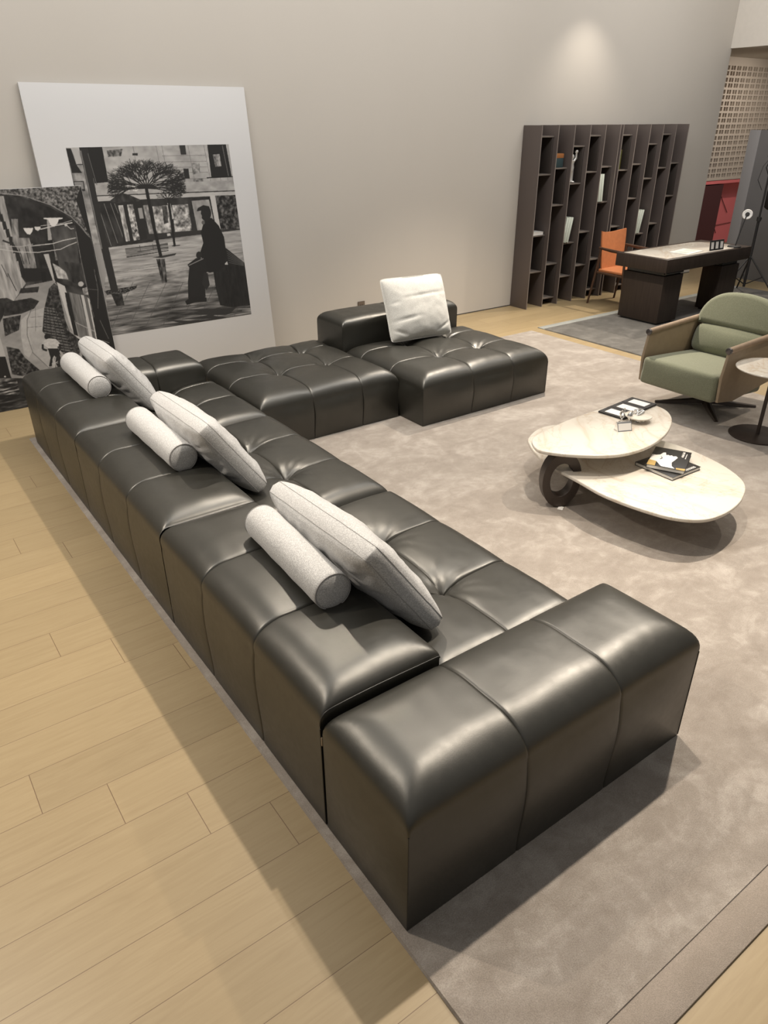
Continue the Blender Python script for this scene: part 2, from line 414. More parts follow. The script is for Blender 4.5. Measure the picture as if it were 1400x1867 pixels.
# ------------------------------------------------------------------ upholstery
def axis(a, b, seams, r, step=0.016, both=(True, True)):
    n = 9; out = []
    th = [PI / 2 * i / n for i in range(n + 1)]
    e = [r * (1 - math.cos(q)) for q in th]
    out += [a + q for q in e] + [b - q for q in e]
    lo, hi = a + r, b - r
    k = max(2, int((hi - lo) / step)); out += [lo + (hi - lo) * i / k for i in range(1, k)]
    out = [q for q in out if all(abs(q - s) > 0.011 for s in seams)]
    for s in seams: out += [s + d for d in (-0.011, -0.007, -0.004, -0.0018, 0, 0.0018, 0.004, 0.007, 0.011)]
    return np.array(sorted(set(np.round(out, 6))))
def puff(name, box, h, sx=(), sy=(), tufts=(), rx=0.12, rv=0.032, bulge=0.02, pillow=0.010, dome=0.016, groove=0.010, parent=None,
         mat='black_leather', z0=0.0145, taper=0.006, tdepth=0.042, side_seam=None, a2=0.25, flush=(), rvs=None):
    """a stuffed leather block: draped top edges, sharp vertical corners, stitched channels and buttons"""
    x0, x1, y0, y1 = box
    xs = axis(x0, x1, sx, rx); ys = axis(y0, y1, sy, rx)
    def fr(v, a, b, seams):      # position inside a panel, 0..1
        ed = [a] + sorted(seams) + [b]
        v = np.asarray(v); out = np.zeros_like(v)
        for p, q in zip(ed[:-1], ed[1:]):
            m = (v >= p - 1e-9) & (v <= q + 1e-9); out[m] = (v[m] - p) / (q - p)
        return out
    def R(d, k):
        q = np.clip(d / rx, 0, 1); return k * (1 - np.sqrt(np.clip(1 - (1 - q) ** 2, 0, 1)))
    def G(v, seams, w1=0.0042, w2=0.05, a2=0.5):
        o = np.zeros_like(v)
        for s in seams: o += groove * (np.exp(-np.abs(v - s) / w1) + a2 * np.exp(-((v - s) / w2) ** 2))
        return o
    X, Y = np.meshgrid(xs, ys, indexing='xy')
    dx = np.minimum(X - x0, x1 - X); dy = np.minimum(Y - y0, y1 - Y)
    rv4 = rvs or (rv, rv, rv, rv)      # drape depth on the x0, x1, y0 and y1 edges
    KX = np.where(X - x0 < x1 - X, rv4[0], rv4[1]); KY = np.where(Y - y0 < y1 - Y, rv4[2], rv4[3])
    Z = h - (R(dx, KX) ** 5 + R(dy, KY) ** 5 + 1e-15) ** 0.2
    # outward normal of the drape
    def slope(d, k):
        q = np.clip(d / rx, 1e-4, 1); t = 1 - q
        return k / rx * t / np.sqrt(np.clip(1 - t * t, 1e-6, 1))
    nx = np.where(X - x0 < x1 - X, -1, 1) * slope(dx, KX); ny = np.where(Y - y0 < y1 - Y, -1, 1) * slope(dy, KY); nz = np.ones_like(X)
    L = np.sqrt(nx * nx + ny * ny + nz * nz); nx /= L; ny /= L; nz /= L
    tx = fr(X, x0, x1, sx); ty = fr(Y, y0, y1, sy)
    edge = np.clip(np.minimum(dx, dy) / 0.06, 0, 1)
    D = pillow * (1 - (2 * tx - 1) ** 2) ** 0.8 * (1 - (2 * ty - 1) ** 2) ** 0.8 * (0.25 + 0.75 * edge)
    ux = 2 * (X - x0) / (x1 - x0) - 1; uy = 2 * (Y - y0) / (y1 - y0) - 1
    D += dome * (1 - ux ** 2) ** 0.7 * (1 - uy ** 2) ** 0.7
    D -= (G(X, sx, a2=a2) + G(Y, sy, a2=a2)) * (0.35 + 0.65 * edge)
    for (a, b) in tufts:
        r = np.hypot(X - a, Y - b) + 1e-6; th = np.arctan2(Y - b, X - a)
        D -= tdepth * (0.75 * np.exp(-(r / 0.030)) + 0.55 * np.exp(-(r / 0.085) ** 2) + 0.22 * np.exp(-(r / 0.2) ** 2))
        k = 1.1 * a + 2.3 * b
        wr = (np.sin(13 * th + 5 * k) + 0.7 * np.sin(21 * th + 2 * k + 3 * r / 0.1) + 0.5 * np.sin(8 * th + k)) / 2.2
        D += 0.0085 * wr * (r / 0.03) * np.exp(-r / 0.042) * 1.6
    PX, PY, PZ = X + nx * D, Y + ny * D, Z + nz * D
    # low frequency unevenness
    flat = np.stack([PX.ravel(), PY.ravel(), PZ.ravel()], 1)
    amp = (np.clip(np.minimum(dx, dy) / 0.1, 0, 1)).ravel()
    nv = np.array([noise.noise(Vector((p[0] * 5, p[1] * 5, 1.7))) + 0.45 * noise.noise(Vector((p[0] * 16, p[1] * 11, 5.7))) for p in flat])
    flat[:, 2] += nv * 0.0035 * amp
    verts = flat.tolist(); faces = []
    NX, NY = len(xs), len(ys)
    for j in range(NY - 1):
        for i in range(NX - 1):
            k = j * NX + i; faces.append((k, k + 1, k + NX + 1, k + NX))
    # sides: start at the border ring of the top and go down
    K = 16; fz = [(1 - i / K) for i in range(1, K + 1)]
    def side(idx, coord, seams, a, b, nrm):
        v = np.array([coord])[0]; t01 = (v - a) / (b - a); tp = fr(v, a, b, seams); g = G(v, seams, 0.0035, 0.03, 0.35)
        base = len(verts); top = [verts[i] for i in idx]
        endf = np.clip(np.minimum(v - a, b - v) / 0.03, 0, 1)
        for q in fz:
            for m, tv in enumerate(top):
                z = z0 + (tv[2] - z0) * q
                bl = bulge * math.sin(PI * (q ** 1.5)) * (1 - abs(2 * t01[m] - 1) ** 4) * (0.72 + 0.28 * (1 - (2 * tp[m] - 1) ** 2))
                off = bl - g[m] * 0.9 * math.sin(PI * min(1, q + 0.0)) ** 0.5 * (q < 1) - taper * (1 - q) ** 2
                if nrm in flush: bl = -0.003 * math.sin(PI * q)
                off = bl - g[m] * 0.9 * math.sin(PI * min(1, q + 0.0)) ** 0.5 * (q < 1) - taper * (1 - q) ** 2
                if side_seam and nrm in side_seam: # stitched line a little below the top panel
                    zs_ = h - rv - 0.012 - 0.022 * abs(2 * tp[m] - 1) ** 2
                    off -= 0.004 * math.exp(-abs(z - zs_) / 0.005)
                ex = tv[0] - (nrm[0] * (q - 1) * 0); ey = tv[1]
                # pinch the vertical channels in (their top is already sunk in the ring)
                verts.append([ex + nrm[0] * off, ey + nrm[1] * off, z])
        n = len(idx)
        rows = [list(idx)] + [[base + r * n + m for m in range(n)] for r in range(K)]
        for r in range(K):
            for m in range(n - 1): faces.append((rows[r][m], rows[r][m + 1], rows[r + 1][m + 1], rows[r + 1][m]))
    side([i for i in range(NX)], xs, sx, x0, x1, (0, -1))
    side([(NY - 1) * NX + i for i in range(NX)], xs, sx, x0, x1, (0, 1))
    side([j * NX for j in range(NY)], ys, sy, y0, y1, (-1, 0))
    side([j * NX + NX - 1 for j in range(NY)], ys, sy, y0, y1, (1, 0))
    V = np.array(verts)
    # weld the four vertical corners exactly: side bulge is zero there except the taper, so remove taper mismatch
    off = parent.location if parent is not None else Vector((0, 0, 0))
    V[:, 0] -= off.x; V[:, 1] -= off.y; V[:, 2] -= off.z
    o = mkobj(name, V, faces, mat, parent, smooth=62, weld=True)
    return o
def piping(name, pts, r, parent, mat='leather_piping'):
    off = parent.location
    g = Geo(); g.tube([(p[0] - off.x, p[1] - off.y, p[2] - off.z) for p in pts], r, 8); return g.obj(name, mat, parent, 60)
def corner_pipes(box, h, rv, parent, which, z0=0.02, r=0.0022):
    x0, x1, y0, y1 = box
    for (i, j) in which:
        x = (x0, x1)[i]; y = (y0, y1)[j]; sx_ = (-1, 1)[i]; sy_ = (-1, 1)[j]
        piping('corner_seam', [(x, y, z0), (x, y, z0 + (h - 1.149 * rv - z0) / 2), (x, y, h - 1.149 * rv - 0.002)], r, parent)

SG = 'black leather sectional sofa modules'
# near end block
arm = thing('sofa_end_block', 'long black leather arm block closing the near end of the sofa', 'sofa module', (0.787, 0.995, 0), group=SG)
B = (0.787, 2.10, 0.995, 1.432)
puff('body', B, 0.532, sx=(1.235, 1.665), rx=0.15, rv=0.092, bulge=0.022, pillow=0.003, dome=0.006, groove=0.007, a2=0.1, parent=arm, taper=0.0, flush=((0, 1),), rvs=(0.09, 0.065, 0.092, 0.058))
corner_pipes(B, 0.532, 0.092, arm, [(0, 0), (1, 0)])

P3 = 1.367
labels = ['black leather sofa module nearest the camera, behind the arm block', 'black leather sofa module in the middle of the long run',
          'black leather corner sofa module by the leaning photographs']
for k in range(3):
    ya = 1.445 + P3 * k; yb = ya + P3 - 0.008
    m = thing('sofa_module', labels[k], 'sofa module', (0.787, ya, 0), group=SG)
    s1, s2 = ya + P3 / 3, ya + 2 * P3 / 3
    BB = (0.787, 1.262, ya, yb)
    puff('backrest', BB, 0.560, sy=(s1, s2), rx=0.13, rv=0.092, bulge=0.016, pillow=0.007, dome=0.004, groove=0.008, parent=m, taper=0, side_seam=[(-1, 0)], flush=((0, 1), (0, -1), (1, 0)), rvs=(0.092, 0.045, 0.045, 0.05))
    if k == 2:
        SB = (1.268, 2.055, ya, 5.09)
        puff('seat', SB, 0.390, sx=(1.66,), sy=(s1, 5.0), tufts=[(1.66, s1), (1.66, 5.0)], rx=0.11, rv=0.085, pillow=0.012, dome=0.006, parent=m, groove=0.008, taper=0, flush=((0, 1), (0, -1), (-1, 0)))
        puff('side_backrest', (1.27, 1.985, 5.10, yb), 0.540, sx=(1.62,), rx=0.11, rv=0.08, pillow=0.004, dome=0.004, parent=m, groove=0.009, taper=0, flush=((0, 1), (-1, 0)))
    else:
        SB = (1.268, 2.055, ya, yb)
        puff('seat', SB, 0.392, sx=(1.66,), sy=(s1, s2), tufts=[(1.66, s1), (1.66, s2)], rx=0.11, rv=0.085, pillow=0.012, dome=0.006, parent=m, groove=0.008, taper=0, flush=((0, 1), (0, -1), (-1, 0)))
    if k == 0:
        # welt on the end face of the back block and a sewn-in leather tab
        def welt(x):
            k = 0.092 if x < 1.02 else 0.045; d = min(x - 0.787, 1.262 - x); q = min(1, max(0, d / 0.13)); R1 = k * (1 - math.sqrt(1 - (1 - q) ** 2))
            return 0.560 - (R1 ** 5 + 0.045 ** 5) ** 0.2 - 0.001
        xs_ = [0.787, 0.788, 0.79, 0.7925, 0.795, 0.805, 0.82, 0.84, 0.872] + [0.9 + 0.05 * i for i in range(7)] + [1.215, 1.23, 1.245, 1.255, 1.259, 1.262]
        piping('end_welt', [(x, ya - 0.001, welt(x) + 0.004 * math.sin((x - 0.787) * 9)) for x in xs_], 0.003, m)
        corner_pipes(BB, 0.560, 0.092, m, [(0, 0)], r=0.0026)
        g = Geo(); g.box((-0.001, -0.008, 0.385), (0.004, -0.002, 0.42), 0.0008); o = g.obj('leather_tab', 'taupe_leather', m); o['label'] = 'small tan leather tab sewn in the corner seam'

m = thing('sofa_module', 'backless tufted black leather seat module beside the corner, along the wall', 'sofa module', (2.07, 4.38, 0), group=SG)
B = (2.07, 3.275, 4.375, 5.60)
puff('seat', B, 0.404, sx=(2.50, 2.935), sy=(4.90, 5.32), tufts=[(2.50, 4.90), (2.935, 4.90), (2.50, 5.32), (2.935, 5.32)],
     rx=0.14, rv=0.095, pillow=0.010, dome=0.008, parent=m, groove=0.008, taper=0, bulge=0.026, flush=((-1, 0), (1, 0)))
corner_pipes(B, 0.404, 0.095, m, [(0, 0)])
m = thing('sofa_module', 'tufted black leather chaise module with low back, holding the white cushion', 'sofa module', (3.29, 4.10, 0), group=SG)
B = (3.295, 4.655, 4.085, 5.19)
puff('seat', B, 0.404, sx=(3.805, 4.245), sy=(4.53, 4.95), tufts=[(3.805, 4.53), (4.245, 4.53), (3.805, 4.95), (4.245, 4.95)],
     rx=0.14, rv=0.095, pillow=0.010, dome=0.008, parent=m, groove=0.008, taper=0, bulge=0.026, flush=((0, 1),))
corner_pipes(B, 0.404, 0.095, m, [(0, 0), (1, 0)])
B = (3.29, 4.58, 5.20, 5.62)
puff('backrest', B, 0.625, sx=(3.93,), rx=0.10, rv=0.07, pillow=0.004, dome=0.004, parent=m, groove=0.007, taper=0, bulge=0.014, flush=((0, -1),))
corner_pipes(B, 0.625, 0.07, m, [(0, 0)])

# ------------------------------------------------------------------ cushions
def cushion_mesh(L, H, T, band=0.0, p=2.6, lump=0.008, seed=0, pinch=0.012, creases=()):
    n, mrow = 80, 56; vs = []; fs = []
    def pt(i, j, sgn):
        u = -1 + 2 * i / n; v = -1 + 2 * j / mrow
        u = math.sin(u * PI / 2) * 0.5 + u * 0.5; v = math.sin(v * PI / 2) * 0.5 + v * 0.5
        e = max(0.0, (1 - abs(u) ** p) * (1 - abs(v) ** p))
        th = band / 2 + (T - band) / 2 * e ** 0.5
        x = u * L / 2 * (1 - pinch * (1 - v * v) * 2); z = v * H / 2 * (1 - pinch * (1 - u * u) * 2)
        # rounded corners
        c = (abs(u) * abs(v)) ** 7; x -= math.copysign(c * 0.016, u); z -= math.copysign(c * 0.016, v)
        q = Vector((u * 2.1 * L / 0.6, v * 2.1, seed + sgn * 4))
        d = lump * (noise.noise(q) + 0.6 * noise.noise(q * 2.3)) * min(1, e * 3 + 0.15)
        for (cu, cv, cl, ang, dep) in creases:
            a = (u - cu) * math.cos(ang) + (v - cv) * math.sin(ang); b = -(u - cu) * math.sin(ang) + (v - cv) * math.cos(ang)
            d -= dep * math.exp(-(a / cl) ** 2 - (b / 0.045) ** 2)
        return (x, sgn * (th + d), z)
    for s_ in (-1, 1):
        for j in range(mrow + 1):
            for i in range(n + 1): vs.append(pt(i, j, s_))
    o = (n + 1) * (mrow + 1)
    for j in range(mrow):
        for i in range(n):
            k = j * (n + 1) + i; fs.append((k, k + 1, k + n + 2, k + n + 1)); fs.append((k + o, k + n + 1 + o, k + n + 2 + o, k + 1 + o))
    ring = [i for i in range(n + 1)] + [j * (n + 1) + n for j in range(1, mrow + 1)] + [mrow * (n + 1) + i for i in range(n - 1, -1, -1)] + [j * (n + 1) for j in range(mrow - 1, 0, -1)]
    mid0 = len(vs)
    for i in ring:
        p, q = vs[i], vs[i + o]; m = [(p[k] + q[k]) / 2 for k in range(3)]; l = math.hypot(m[0], m[2])
        vs.append((m[0] * (1 + 0.010 / l), m[1], m[2] * (1 + 0.010 / l)))
    N_ = len(ring)
    for k in range(N_):
        a, b = ring[k], ring[(k + 1) % N_]; ma, mb = mid0 + k, mid0 + (k + 1) % N_
        fs.append((a, b, mb, ma)); fs.append((ma, mb, b + o, a + o))
    rims = ([vs[i] for i in ring], [vs[i + o] for i in ring])
    return vs, fs, rims
def cushion(name, label, loc, axes, L, H, T, mat, seam, cat='cushion', group=None, **kw):
    """axes: (yaw, lean, roll); local x = length, y = thickness, z = height"""
    vs, fs, rims = cushion_mesh(L, H, T, **kw)
    o = thing(name, label, cat, loc, 0, group)
    o.rotation_euler = (Matrix.Rotation(axes[0], 3, 'Z') @ Matrix.Rotation(axes[1], 3, 'X') @ Matrix.Rotation(axes[2], 3, 'Y')).to_euler()
    c = mkobj('cover', vs, fs, mat, o, smooth=80, weld=True)
    for r in rims:
        g = Geo(); g.tube(r, 0.0016, 6, closed=True); g.obj('edge_seam', seam, o)
    return o
def bolster(label, y0, y1, x, z, r, yaw=0.0, group=None):
    L = y1 - y0
    o = thing('bolster_cushion', label, 'bolster', (x, (y0 + y1) / 2, z), yaw, group)
    prof = [(0.001, -L / 2 - 0.012), (r * 0.5, -L / 2 - 0.010), (r * 0.85, -L / 2 - 0.003), (r * 0.97, -L / 2 + 0.004), (r, -L / 2 + 0.015)]
    prof += [(r * (1.0 + 0.012 * math.sin(i * 1.3)), -L / 2 + 0.015 + (L - 0.03) * i / 16) for i in range(1, 16)]
    prof += [(a, -b) for a, b in prof[:5][::-1]]
    mt = Matrix.Rotation(PI / 2, 4, 'X')
    g = Geo(); g.lathe(prof, n=48, mtx=mt); c = g.obj('cover', 'grey_melange_fabric', o, 60)
    for s_ in (-1, 1):
        g = Geo(); g.tube([(r * 0.965 * math.cos(a), s_ * (L / 2 - 0.001), r * 0.965 * math.sin(a)) for a in [2 * PI * i / 40 for i in range(40)]], 0.0024, 6, closed=True); g.obj('end_seam', 'grey_seam', o)
    return o
GB = 'round grey bolsters on the sofa back'; GP = 'long grey back cushions'
bolster('grey fabric roll bolster nearest the camera, on the sofa back', 1.83, 2.45, 1.10, 0.556 + 0.072, 0.074, -0.05, GB)
bolster('grey fabric roll bolster on the sofa back, middle of the three', 3.26, 3.92, 1.10, 0.556 + 0.072, 0.074, 0.0, GB)
bolster('grey fabric roll bolster farthest away, in front of the cyclist photograph', 4.62, 5.28, 1.09, 0.556 + 0.072, 0.074, 0.0, GB)
KW = dict(band=0.06, p=2.8, lump=0.010, pinch=0.016)
CR = ((0.75, 0.55, 0.10, 0.4, 0.006), (0.8, 0.1, 0.12, 0.2, 0.006), (0.85, -0.4, 0.12, -0.2, 0.006))
for (y, x, dz, yaw, roll, lab, sd) in ((2.10, 1.33, 0.58, 0.0, -0.15, 'long grey fabric back cushion nearest the camera', 0.3),
                                   (3.54, 1.33, 0.58, 0.0, -0.13, 'long grey fabric back cushion leaning over the middle sofa module', 4.1),
                                   (5.02, 1.33, 0.58, 0.0, -0.08, 'long grey fabric back cushion leaning in front of the leaning photographs', 7.7)):
    cushion('back_cushion', lab, (x, y, dz), (-PI / 2 + yaw, 0.60, roll), (0.88 if sd < 1 else 0.94 if sd < 5 else 0.82), 0.48, 0.20, 'grey_melange_fabric', 'grey_seam', 'cushion', GP, seed=sd, creases=CR, **KW)
cushion('square_cushion', 'large square off-white cushion propped on the chaise back', (3.975, 5.05, 0.665), (0.0, -0.38, 0.03), 0.675, 0.54, 0.22,
        'white_boucle_fabric', 'white_boucle_fabric', seed=2.2, lump=0.006, pinch=0.02,
        creases=((-0.55, -0.35, 0.35, 0.08, 0.012), (0.1, 0.35, 0.7, 0.06, 0.010), (-0.75, -0.75, 0.2, -0.5, 0.012), (0.7, -0.7, 0.25, 0.5, 0.010), (-0.8, 0.2, 0.15, 0.1, 0.008)))

# ------------------------------------------------------------------ leaning photographs
class Paint:
    """small black-and-white painter used for the printed photographs"""
    def __init__(s, W, H, quad, bgv=0.5):
        s.S = 2; s.W, s.H = W, H; s.a = np.full((H * 2, W * 2), bgv)
        # homography from drawing coordinates to the sheet
        dst = [(0, 0), (W * 2, 0), (W * 2, H * 2), (0, H * 2)]; A = []; b = []
        for (x, y), (u, v) in zip(quad, dst):
            A.append([x, y, 1, 0, 0, 0, -u * x, -u * y]); b.append(u)
            A.append([0, 0, 0, x, y, 1, -v * x, -v * y]); b.append(v)
        h = np.linalg.solve(np.array(A, float), np.array(b, float)); s.h = np.append(h, 1).reshape(3, 3)
    def map(s, p):
        q = s.h @ np.array([p[0], p[1], 1.0]); return q[0] / q[2], q[1] / q[2]
    def mask(s, pts):
        P = [s.map(p) for p in pts]; X = [p[0] for p in P]; Y = [p[1] for p in P]
        x0, x1 = int(max(0, min(X))), int(min(s.a.shape[1], max(X) + 2)); y0, y1 = int(max(0, min(Y))), int(min(s.a.shape[0], max(Y) + 2))
        if x1 <= x0 or y1 <= y0: return None
        xx, yy = np.meshgrid(np.arange(x0, x1) + .5, np.arange(y0, y1) + .5); m = np.zeros(xx.shape, bool)
        for (ax, ay), (bx, by) in zip(P, P[1:] + P[:1]):
            if ay == by: continue
            c = ((ay > yy) != (by > yy)) & (xx < (bx - ax) * (yy - ay) / (by - ay) + ax); m ^= c
        return (slice(y0, y1), slice(x0, x1)), m
    def P(s, g, *pts, noise=0.0, sc=(14, 14), seed=0, thr=None):
        r = s.mask(pts)
        if r is None: return
        sl, m = r; v = np.full(m.shape, float(g))
        if noise:
            rs = np.random.RandomState(seed + 5); hh, ww = m.shape; acc = np.zeros(m.shape); amp = 1
            for o in range(3):
                gy, gx = max(2, int(hh / (sc[1] / 2 ** o)) + 2), max(2, int(ww / (sc[0] / 2 ** o)) + 2)
                n = rs.rand(gy + 1, gx + 1); yy = np.linspace(0, gy - 1.001, hh); xx = np.linspace(0, gx - 1.001, ww)
                iy = yy.astype(int); ix = xx.astype(int); fy = (yy - iy)[:, None]; fx = (xx - ix)[None]
                a = n[np.ix_(iy, ix)] * (1 - fx) + n[np.ix_(iy, ix + 1)] * fx; b = n[np.ix_(iy + 1, ix)] * (1 - fx) + n[np.ix_(iy + 1, ix + 1)] * fx
                acc += amp * (a * (1 - fy) + b * fy - 0.5); amp *= 0.6
            if thr is not None: acc = np.where(acc > thr, 0.5, -0.5)
            v = v + acc * noise
        s.a[sl][m] = v[m]
    def L(s, g, w, *pts):
        for (ax, ay), (bx, by) in zip(pts[:-1], pts[1:]):
            d = math.hypot(bx - ax, by - ay)
            if d < 1e-6: continue
            nx, ny = -(by - ay) / d * w / 2, (bx - ax) / d * w / 2
            s.P(g, (ax + nx, ay + ny), (bx + nx, by + ny), (bx - nx, by - ny), (ax - nx, ay - ny))
    def E(s, g, cx, cy, rx, ry, **k): s.P(g, *[(cx + rx * math.cos(t * PI / 10), cy + ry * math.sin(t * PI / 10)) for t in range(20)], **k)
    def sheet(s, name, w, h, mtx, parent):
        """the print as a fine grid whose ink is a point attribute"""
        a = s.a.reshape(s.H, 2, s.W, 2).mean((1, 3)); a = np.clip(a, 0.0, 1)
        xs = (np.arange(s.W) / (s.W - 1)) * w; zs = (1 - np.arange(s.H) / (s.H - 1)) * h
        X, Z = np.meshgrid(xs, zs); V = np.stack([X.ravel(), np.zeros(X.size), Z.ravel()], 1)
        idx = np.arange(s.W * s.H).reshape(s.H, s.W); F = np.stack([idx[1:, :-1], idx[1:, 1:], idx[:-1, 1:], idx[:-1, :-1]], -1).reshape(-1, 4)
        me = bpy.data.meshes.new(name); me.vertices.add(len(V)); me.vertices.foreach_set('co', V.ravel())
        me.loops.add(F.size); me.loops.foreach_set('vertex_index', F.ravel()); me.polygons.add(len(F))
        me.polygons.foreach_set('loop_start', np.arange(0, F.size, 4)); me.update()
        ink = 0.016 + 0.60 * a.ravel() ** 1.6
        c = me.color_attributes.new('ink', 'FLOAT_COLOR', 'POINT'); c.data.foreach_set('color', np.stack([ink * 1.0, ink * 0.965, ink * 0.92, np.ones_like(ink)], 1).ravel())
        me.materials.append(M('photo_print')); o = bpy.data.objects.new(name, me); COL.objects.link(o); o.parent = parent; o.matrix_local = mtx
        return o

def square_photo():
    p = Paint(460, 486, [(35, 68), (1162, 50), (1315, 1222), (314, 1377)], 0.6)
    R = random.Random(3)
    full = [(35, 68), (1162, 50), (1315, 1222), (314, 1377)]
    p.P(0.72, (35, 60), (1180, 40), (1215, 380), (200, 420), noise=0.22, sc=(60, 40), seed=1)
    for y in (130, 172, 210, 247, 290, 330): p.L(0.42, 3, (700 + (y - 100) * .1, y), (1000 + (y - 100) * .12, y - 4))
    for x in (500, 660, 700, 880, 990, 1060, 1110): p.L(0.45, 3, (x, 55), (x + 60, 370))
    p.P(0.35, (320, 90), (430, 80), (420, 130), (330, 135), noise=0.5, sc=(10, 10)); p.P(0.1, (498, 110), (535, 110), (535, 126), (498, 126))
    p.P(0.12, (820, 52), (862, 52), (870, 122), (833, 122)); p.P(0.08, (848, 218), (884, 218), (893, 286), (860, 287))
    p.P(0.55, (905, 180), (960, 175), (965, 250), (915, 260), noise=0.4, sc=(16, 16), seed=8); p.P(0.45, (915, 290), (985, 285), (990, 345), (930, 352), noise=0.5, sc=(14, 14), seed=9)
    p.P(0.06, (1014, 52), (1142, 52), (1182, 275), (1042, 278)); p.P(0.55, (1052, 122), (1098, 118), (1112, 202), (1070, 206), noise=0.5, sc=(14, 18), seed=2)
    p.L(0.35, 5, (1118, 60), (1160, 270)); p.L(0.05, 7, (1010, 282), (1190, 275))
    p.P(0.55, (35, 68), (130, 68), (330, 740), (180, 740), noise=0.5, sc=(40, 40), seed=3)
    p.P(0.05, (38, 75), (72, 75), (112, 190), (150, 245), (80, 245)); p.P(0.75, (75, 75), (120, 75), (150, 180), (112, 182)); p.L(0.1, 5, (60, 190), (160, 186)); p.P(0.12, (86, 302), (160, 300), (172, 370), (100, 372)); p.P(0.5, (94, 308), (154, 306), (162, 355), (108, 360))
    # cornice and shop fronts
    p.P(0.68, (235, 330), (1200, 300), (1205, 372), (245, 402), noise=0.2, sc=(50, 30), seed=5)
    p.P(0.78, (245, 406), (1205, 378), (1208, 400), (250, 442), noise=0.1, sc=(60, 20)); p.L(0.12, 7, (240, 404), (1205, 372))
    p.P(0.10, (250, 442), (1208, 402), (1240, 645), (330, 760), noise=0.12, sc=(40, 60), seed=6)
    for x in (255, 300, 345, 372): p.L(0.5, 3, (x, 455), (x + 95, 750 - (x - 255) * .4))
    p.P(0.5, (570, 470), (620, 465), (665, 665), (612, 670), noise=0.4, sc=(16, 22), seed=7)
    p.P(0.75, (635, 478), (740, 470), (775, 655), (665, 668), noise=0.9, sc=(22, 26), seed=10); p.P(0.2, (700, 475), (735, 475), (745, 590), (715, 600), noise=.2)
    p.P(0.6, (770, 470), (880, 462), (910, 645), (790, 655), noise=0.9, sc=(20, 20), seed=11)
    p.P(0.62, (905, 440), (1025, 432), (1070, 640), (945, 645), noise=0.25, sc=(30, 60), seed=12)
    p.P(0.16, (1066, 405), (1204, 400), (1238, 632), (1100, 640), noise=0.5, sc=(16, 16), seed=13)
    p.P(0.85, (1030, 402), (1066, 401), (1105, 640), (1076, 642)); p.P(0.8, (738, 455), (758, 455), (785, 560), (768, 570))
    p.P(0.12, (560, 672), (1000, 640), (1000, 665), (570, 712)); p.P(0.82, (735, 665), (757, 663), (760, 680), (738, 683)); p.P(.5, (640, 712), (1000, 668), (1240, 640), (1240, 652), (1000, 690), (640, 725))
    # square floor, wet stone
    p.P(0.66, (332, 765), (1238, 642), (1262, 870), (300, 1040), noise=0.30, sc=(90, 9), seed=14)
    p.P(0.52, (300, 1000), (1262, 850), (1290, 1030), (320, 1200), noise=0.45, sc=(80, 11), seed=15)
    p.P(0.34, (318, 1130), (1290, 980), (1318, 1225), (314, 1380), noise=0.46, sc=(110, 12), seed=16)
    for k in range(9):
        y = 880 + k * 52; p.L(0.22 if k > 3 else 0.42, 3, (330, y + 60), (1290, y - 90))
    for k in range(8):
        x = 420 + k * 115; p.L(0.25, 3, (x + 80, 1000), (x - 60, 1300))
    for k in range(9): p.P(0.12, *[(400 + R.random() * 820 + dx, 1180 + R.random() * 4 + k * 14 + dy) for dx, dy in ((0, 0), (140, -20), (260, -34), (150, 2))])
    p.P(0.1, (345, 1075), (420, 1065), (440, 1160), (385, 1165), noise=0.15); p.P(.2, (660, 840), (720, 838), (735, 1000), (700, 1010), noise=.4, sc=(10, 30))
    p.P(0.16, (300, 1060), (530, 1022), (520, 1045), (440, 1078), (320, 1088), noise=0.5, sc=(8, 6), seed=17)
    p.P(0.13, (632, 830), (800, 800), (790, 815), (700, 834)); p.L(0.15, 6, (770, 752), (825, 746))
    # kiosk with parasol roof
    p.P(0.08, (385, 455), (555, 438), (600, 700), (440, 740)); p.P(0.7, (398, 470), (432, 468), (480, 715), (452, 720), noise=0.6, sc=(14, 30), seed=18); p.P(0.55, (460, 466), (500, 462), (548, 705), (505, 715), noise=0.9, sc=(12, 14), seed=19); p.P(0.6, (535, 490), (562, 488), (575, 560), (548, 562))
    p.P(0.13, (340, 440), (385, 402), (430, 385), (470, 395), (555, 432), (540, 442), (350, 447), noise=0.12, sc=(10, 40))
    p.P(0.45, (445, 768), (740, 728), (745, 775), (455, 826), noise=0.3, sc=(60, 10), seed=20); p.L(0.15, 5, (445, 770), (740, 740)); p.L(0.15, 5, (530, 790), (745, 760)); p.L(0.1, 6, (455, 828), (745, 782)); p.L(0.2, 4, (545, 745), (552, 790)); p.L(0.2, 4, (635, 735), (642, 780))
    # white sign letters behind the branches
    for x in (378, 420, 465, 510): p.L(0.97, 9, (x, 330), (x + 8, 372))
    p.L(0.97, 8, (384, 352), (408, 328)); p.L(0.97, 8, (386, 350), (415, 372)); p.L(0.97, 8, (428, 330), (448, 372)); p.L(.97, 6, (425, 356), (446, 354)); p.L(0.97, 8, (470, 350), (498, 348)); p.L(.97, 8, (498, 328), (506, 370)); p.L(0.97, 8, (515, 330), (545, 350)); p.L(.97, 8, (545, 350), (520, 372))
    # pollarded trees
    p.L(0.05, 22, (592, 345), (640, 600), (693, 826)); p.L(0.06, 16, (745, 420), (768, 600), (788, 754))
    def grow(x, y, a, l, w, d, flat):
        if d == 0: return
        x2 = x + math.cos(a) * l; y2 = y - math.sin(a) * l * flat
        if not (320 < x2 < 870 and 138 < y2 < 420): return
        p.L(0.07, w, (x, y), (x2, y2))
        for _ in range(3 if d > 3 else 2): grow(x2, y2, a + R.uniform(-0.62, 0.62), l * R.uniform(0.68, 0.95), w * 0.72, d - 1, flat)
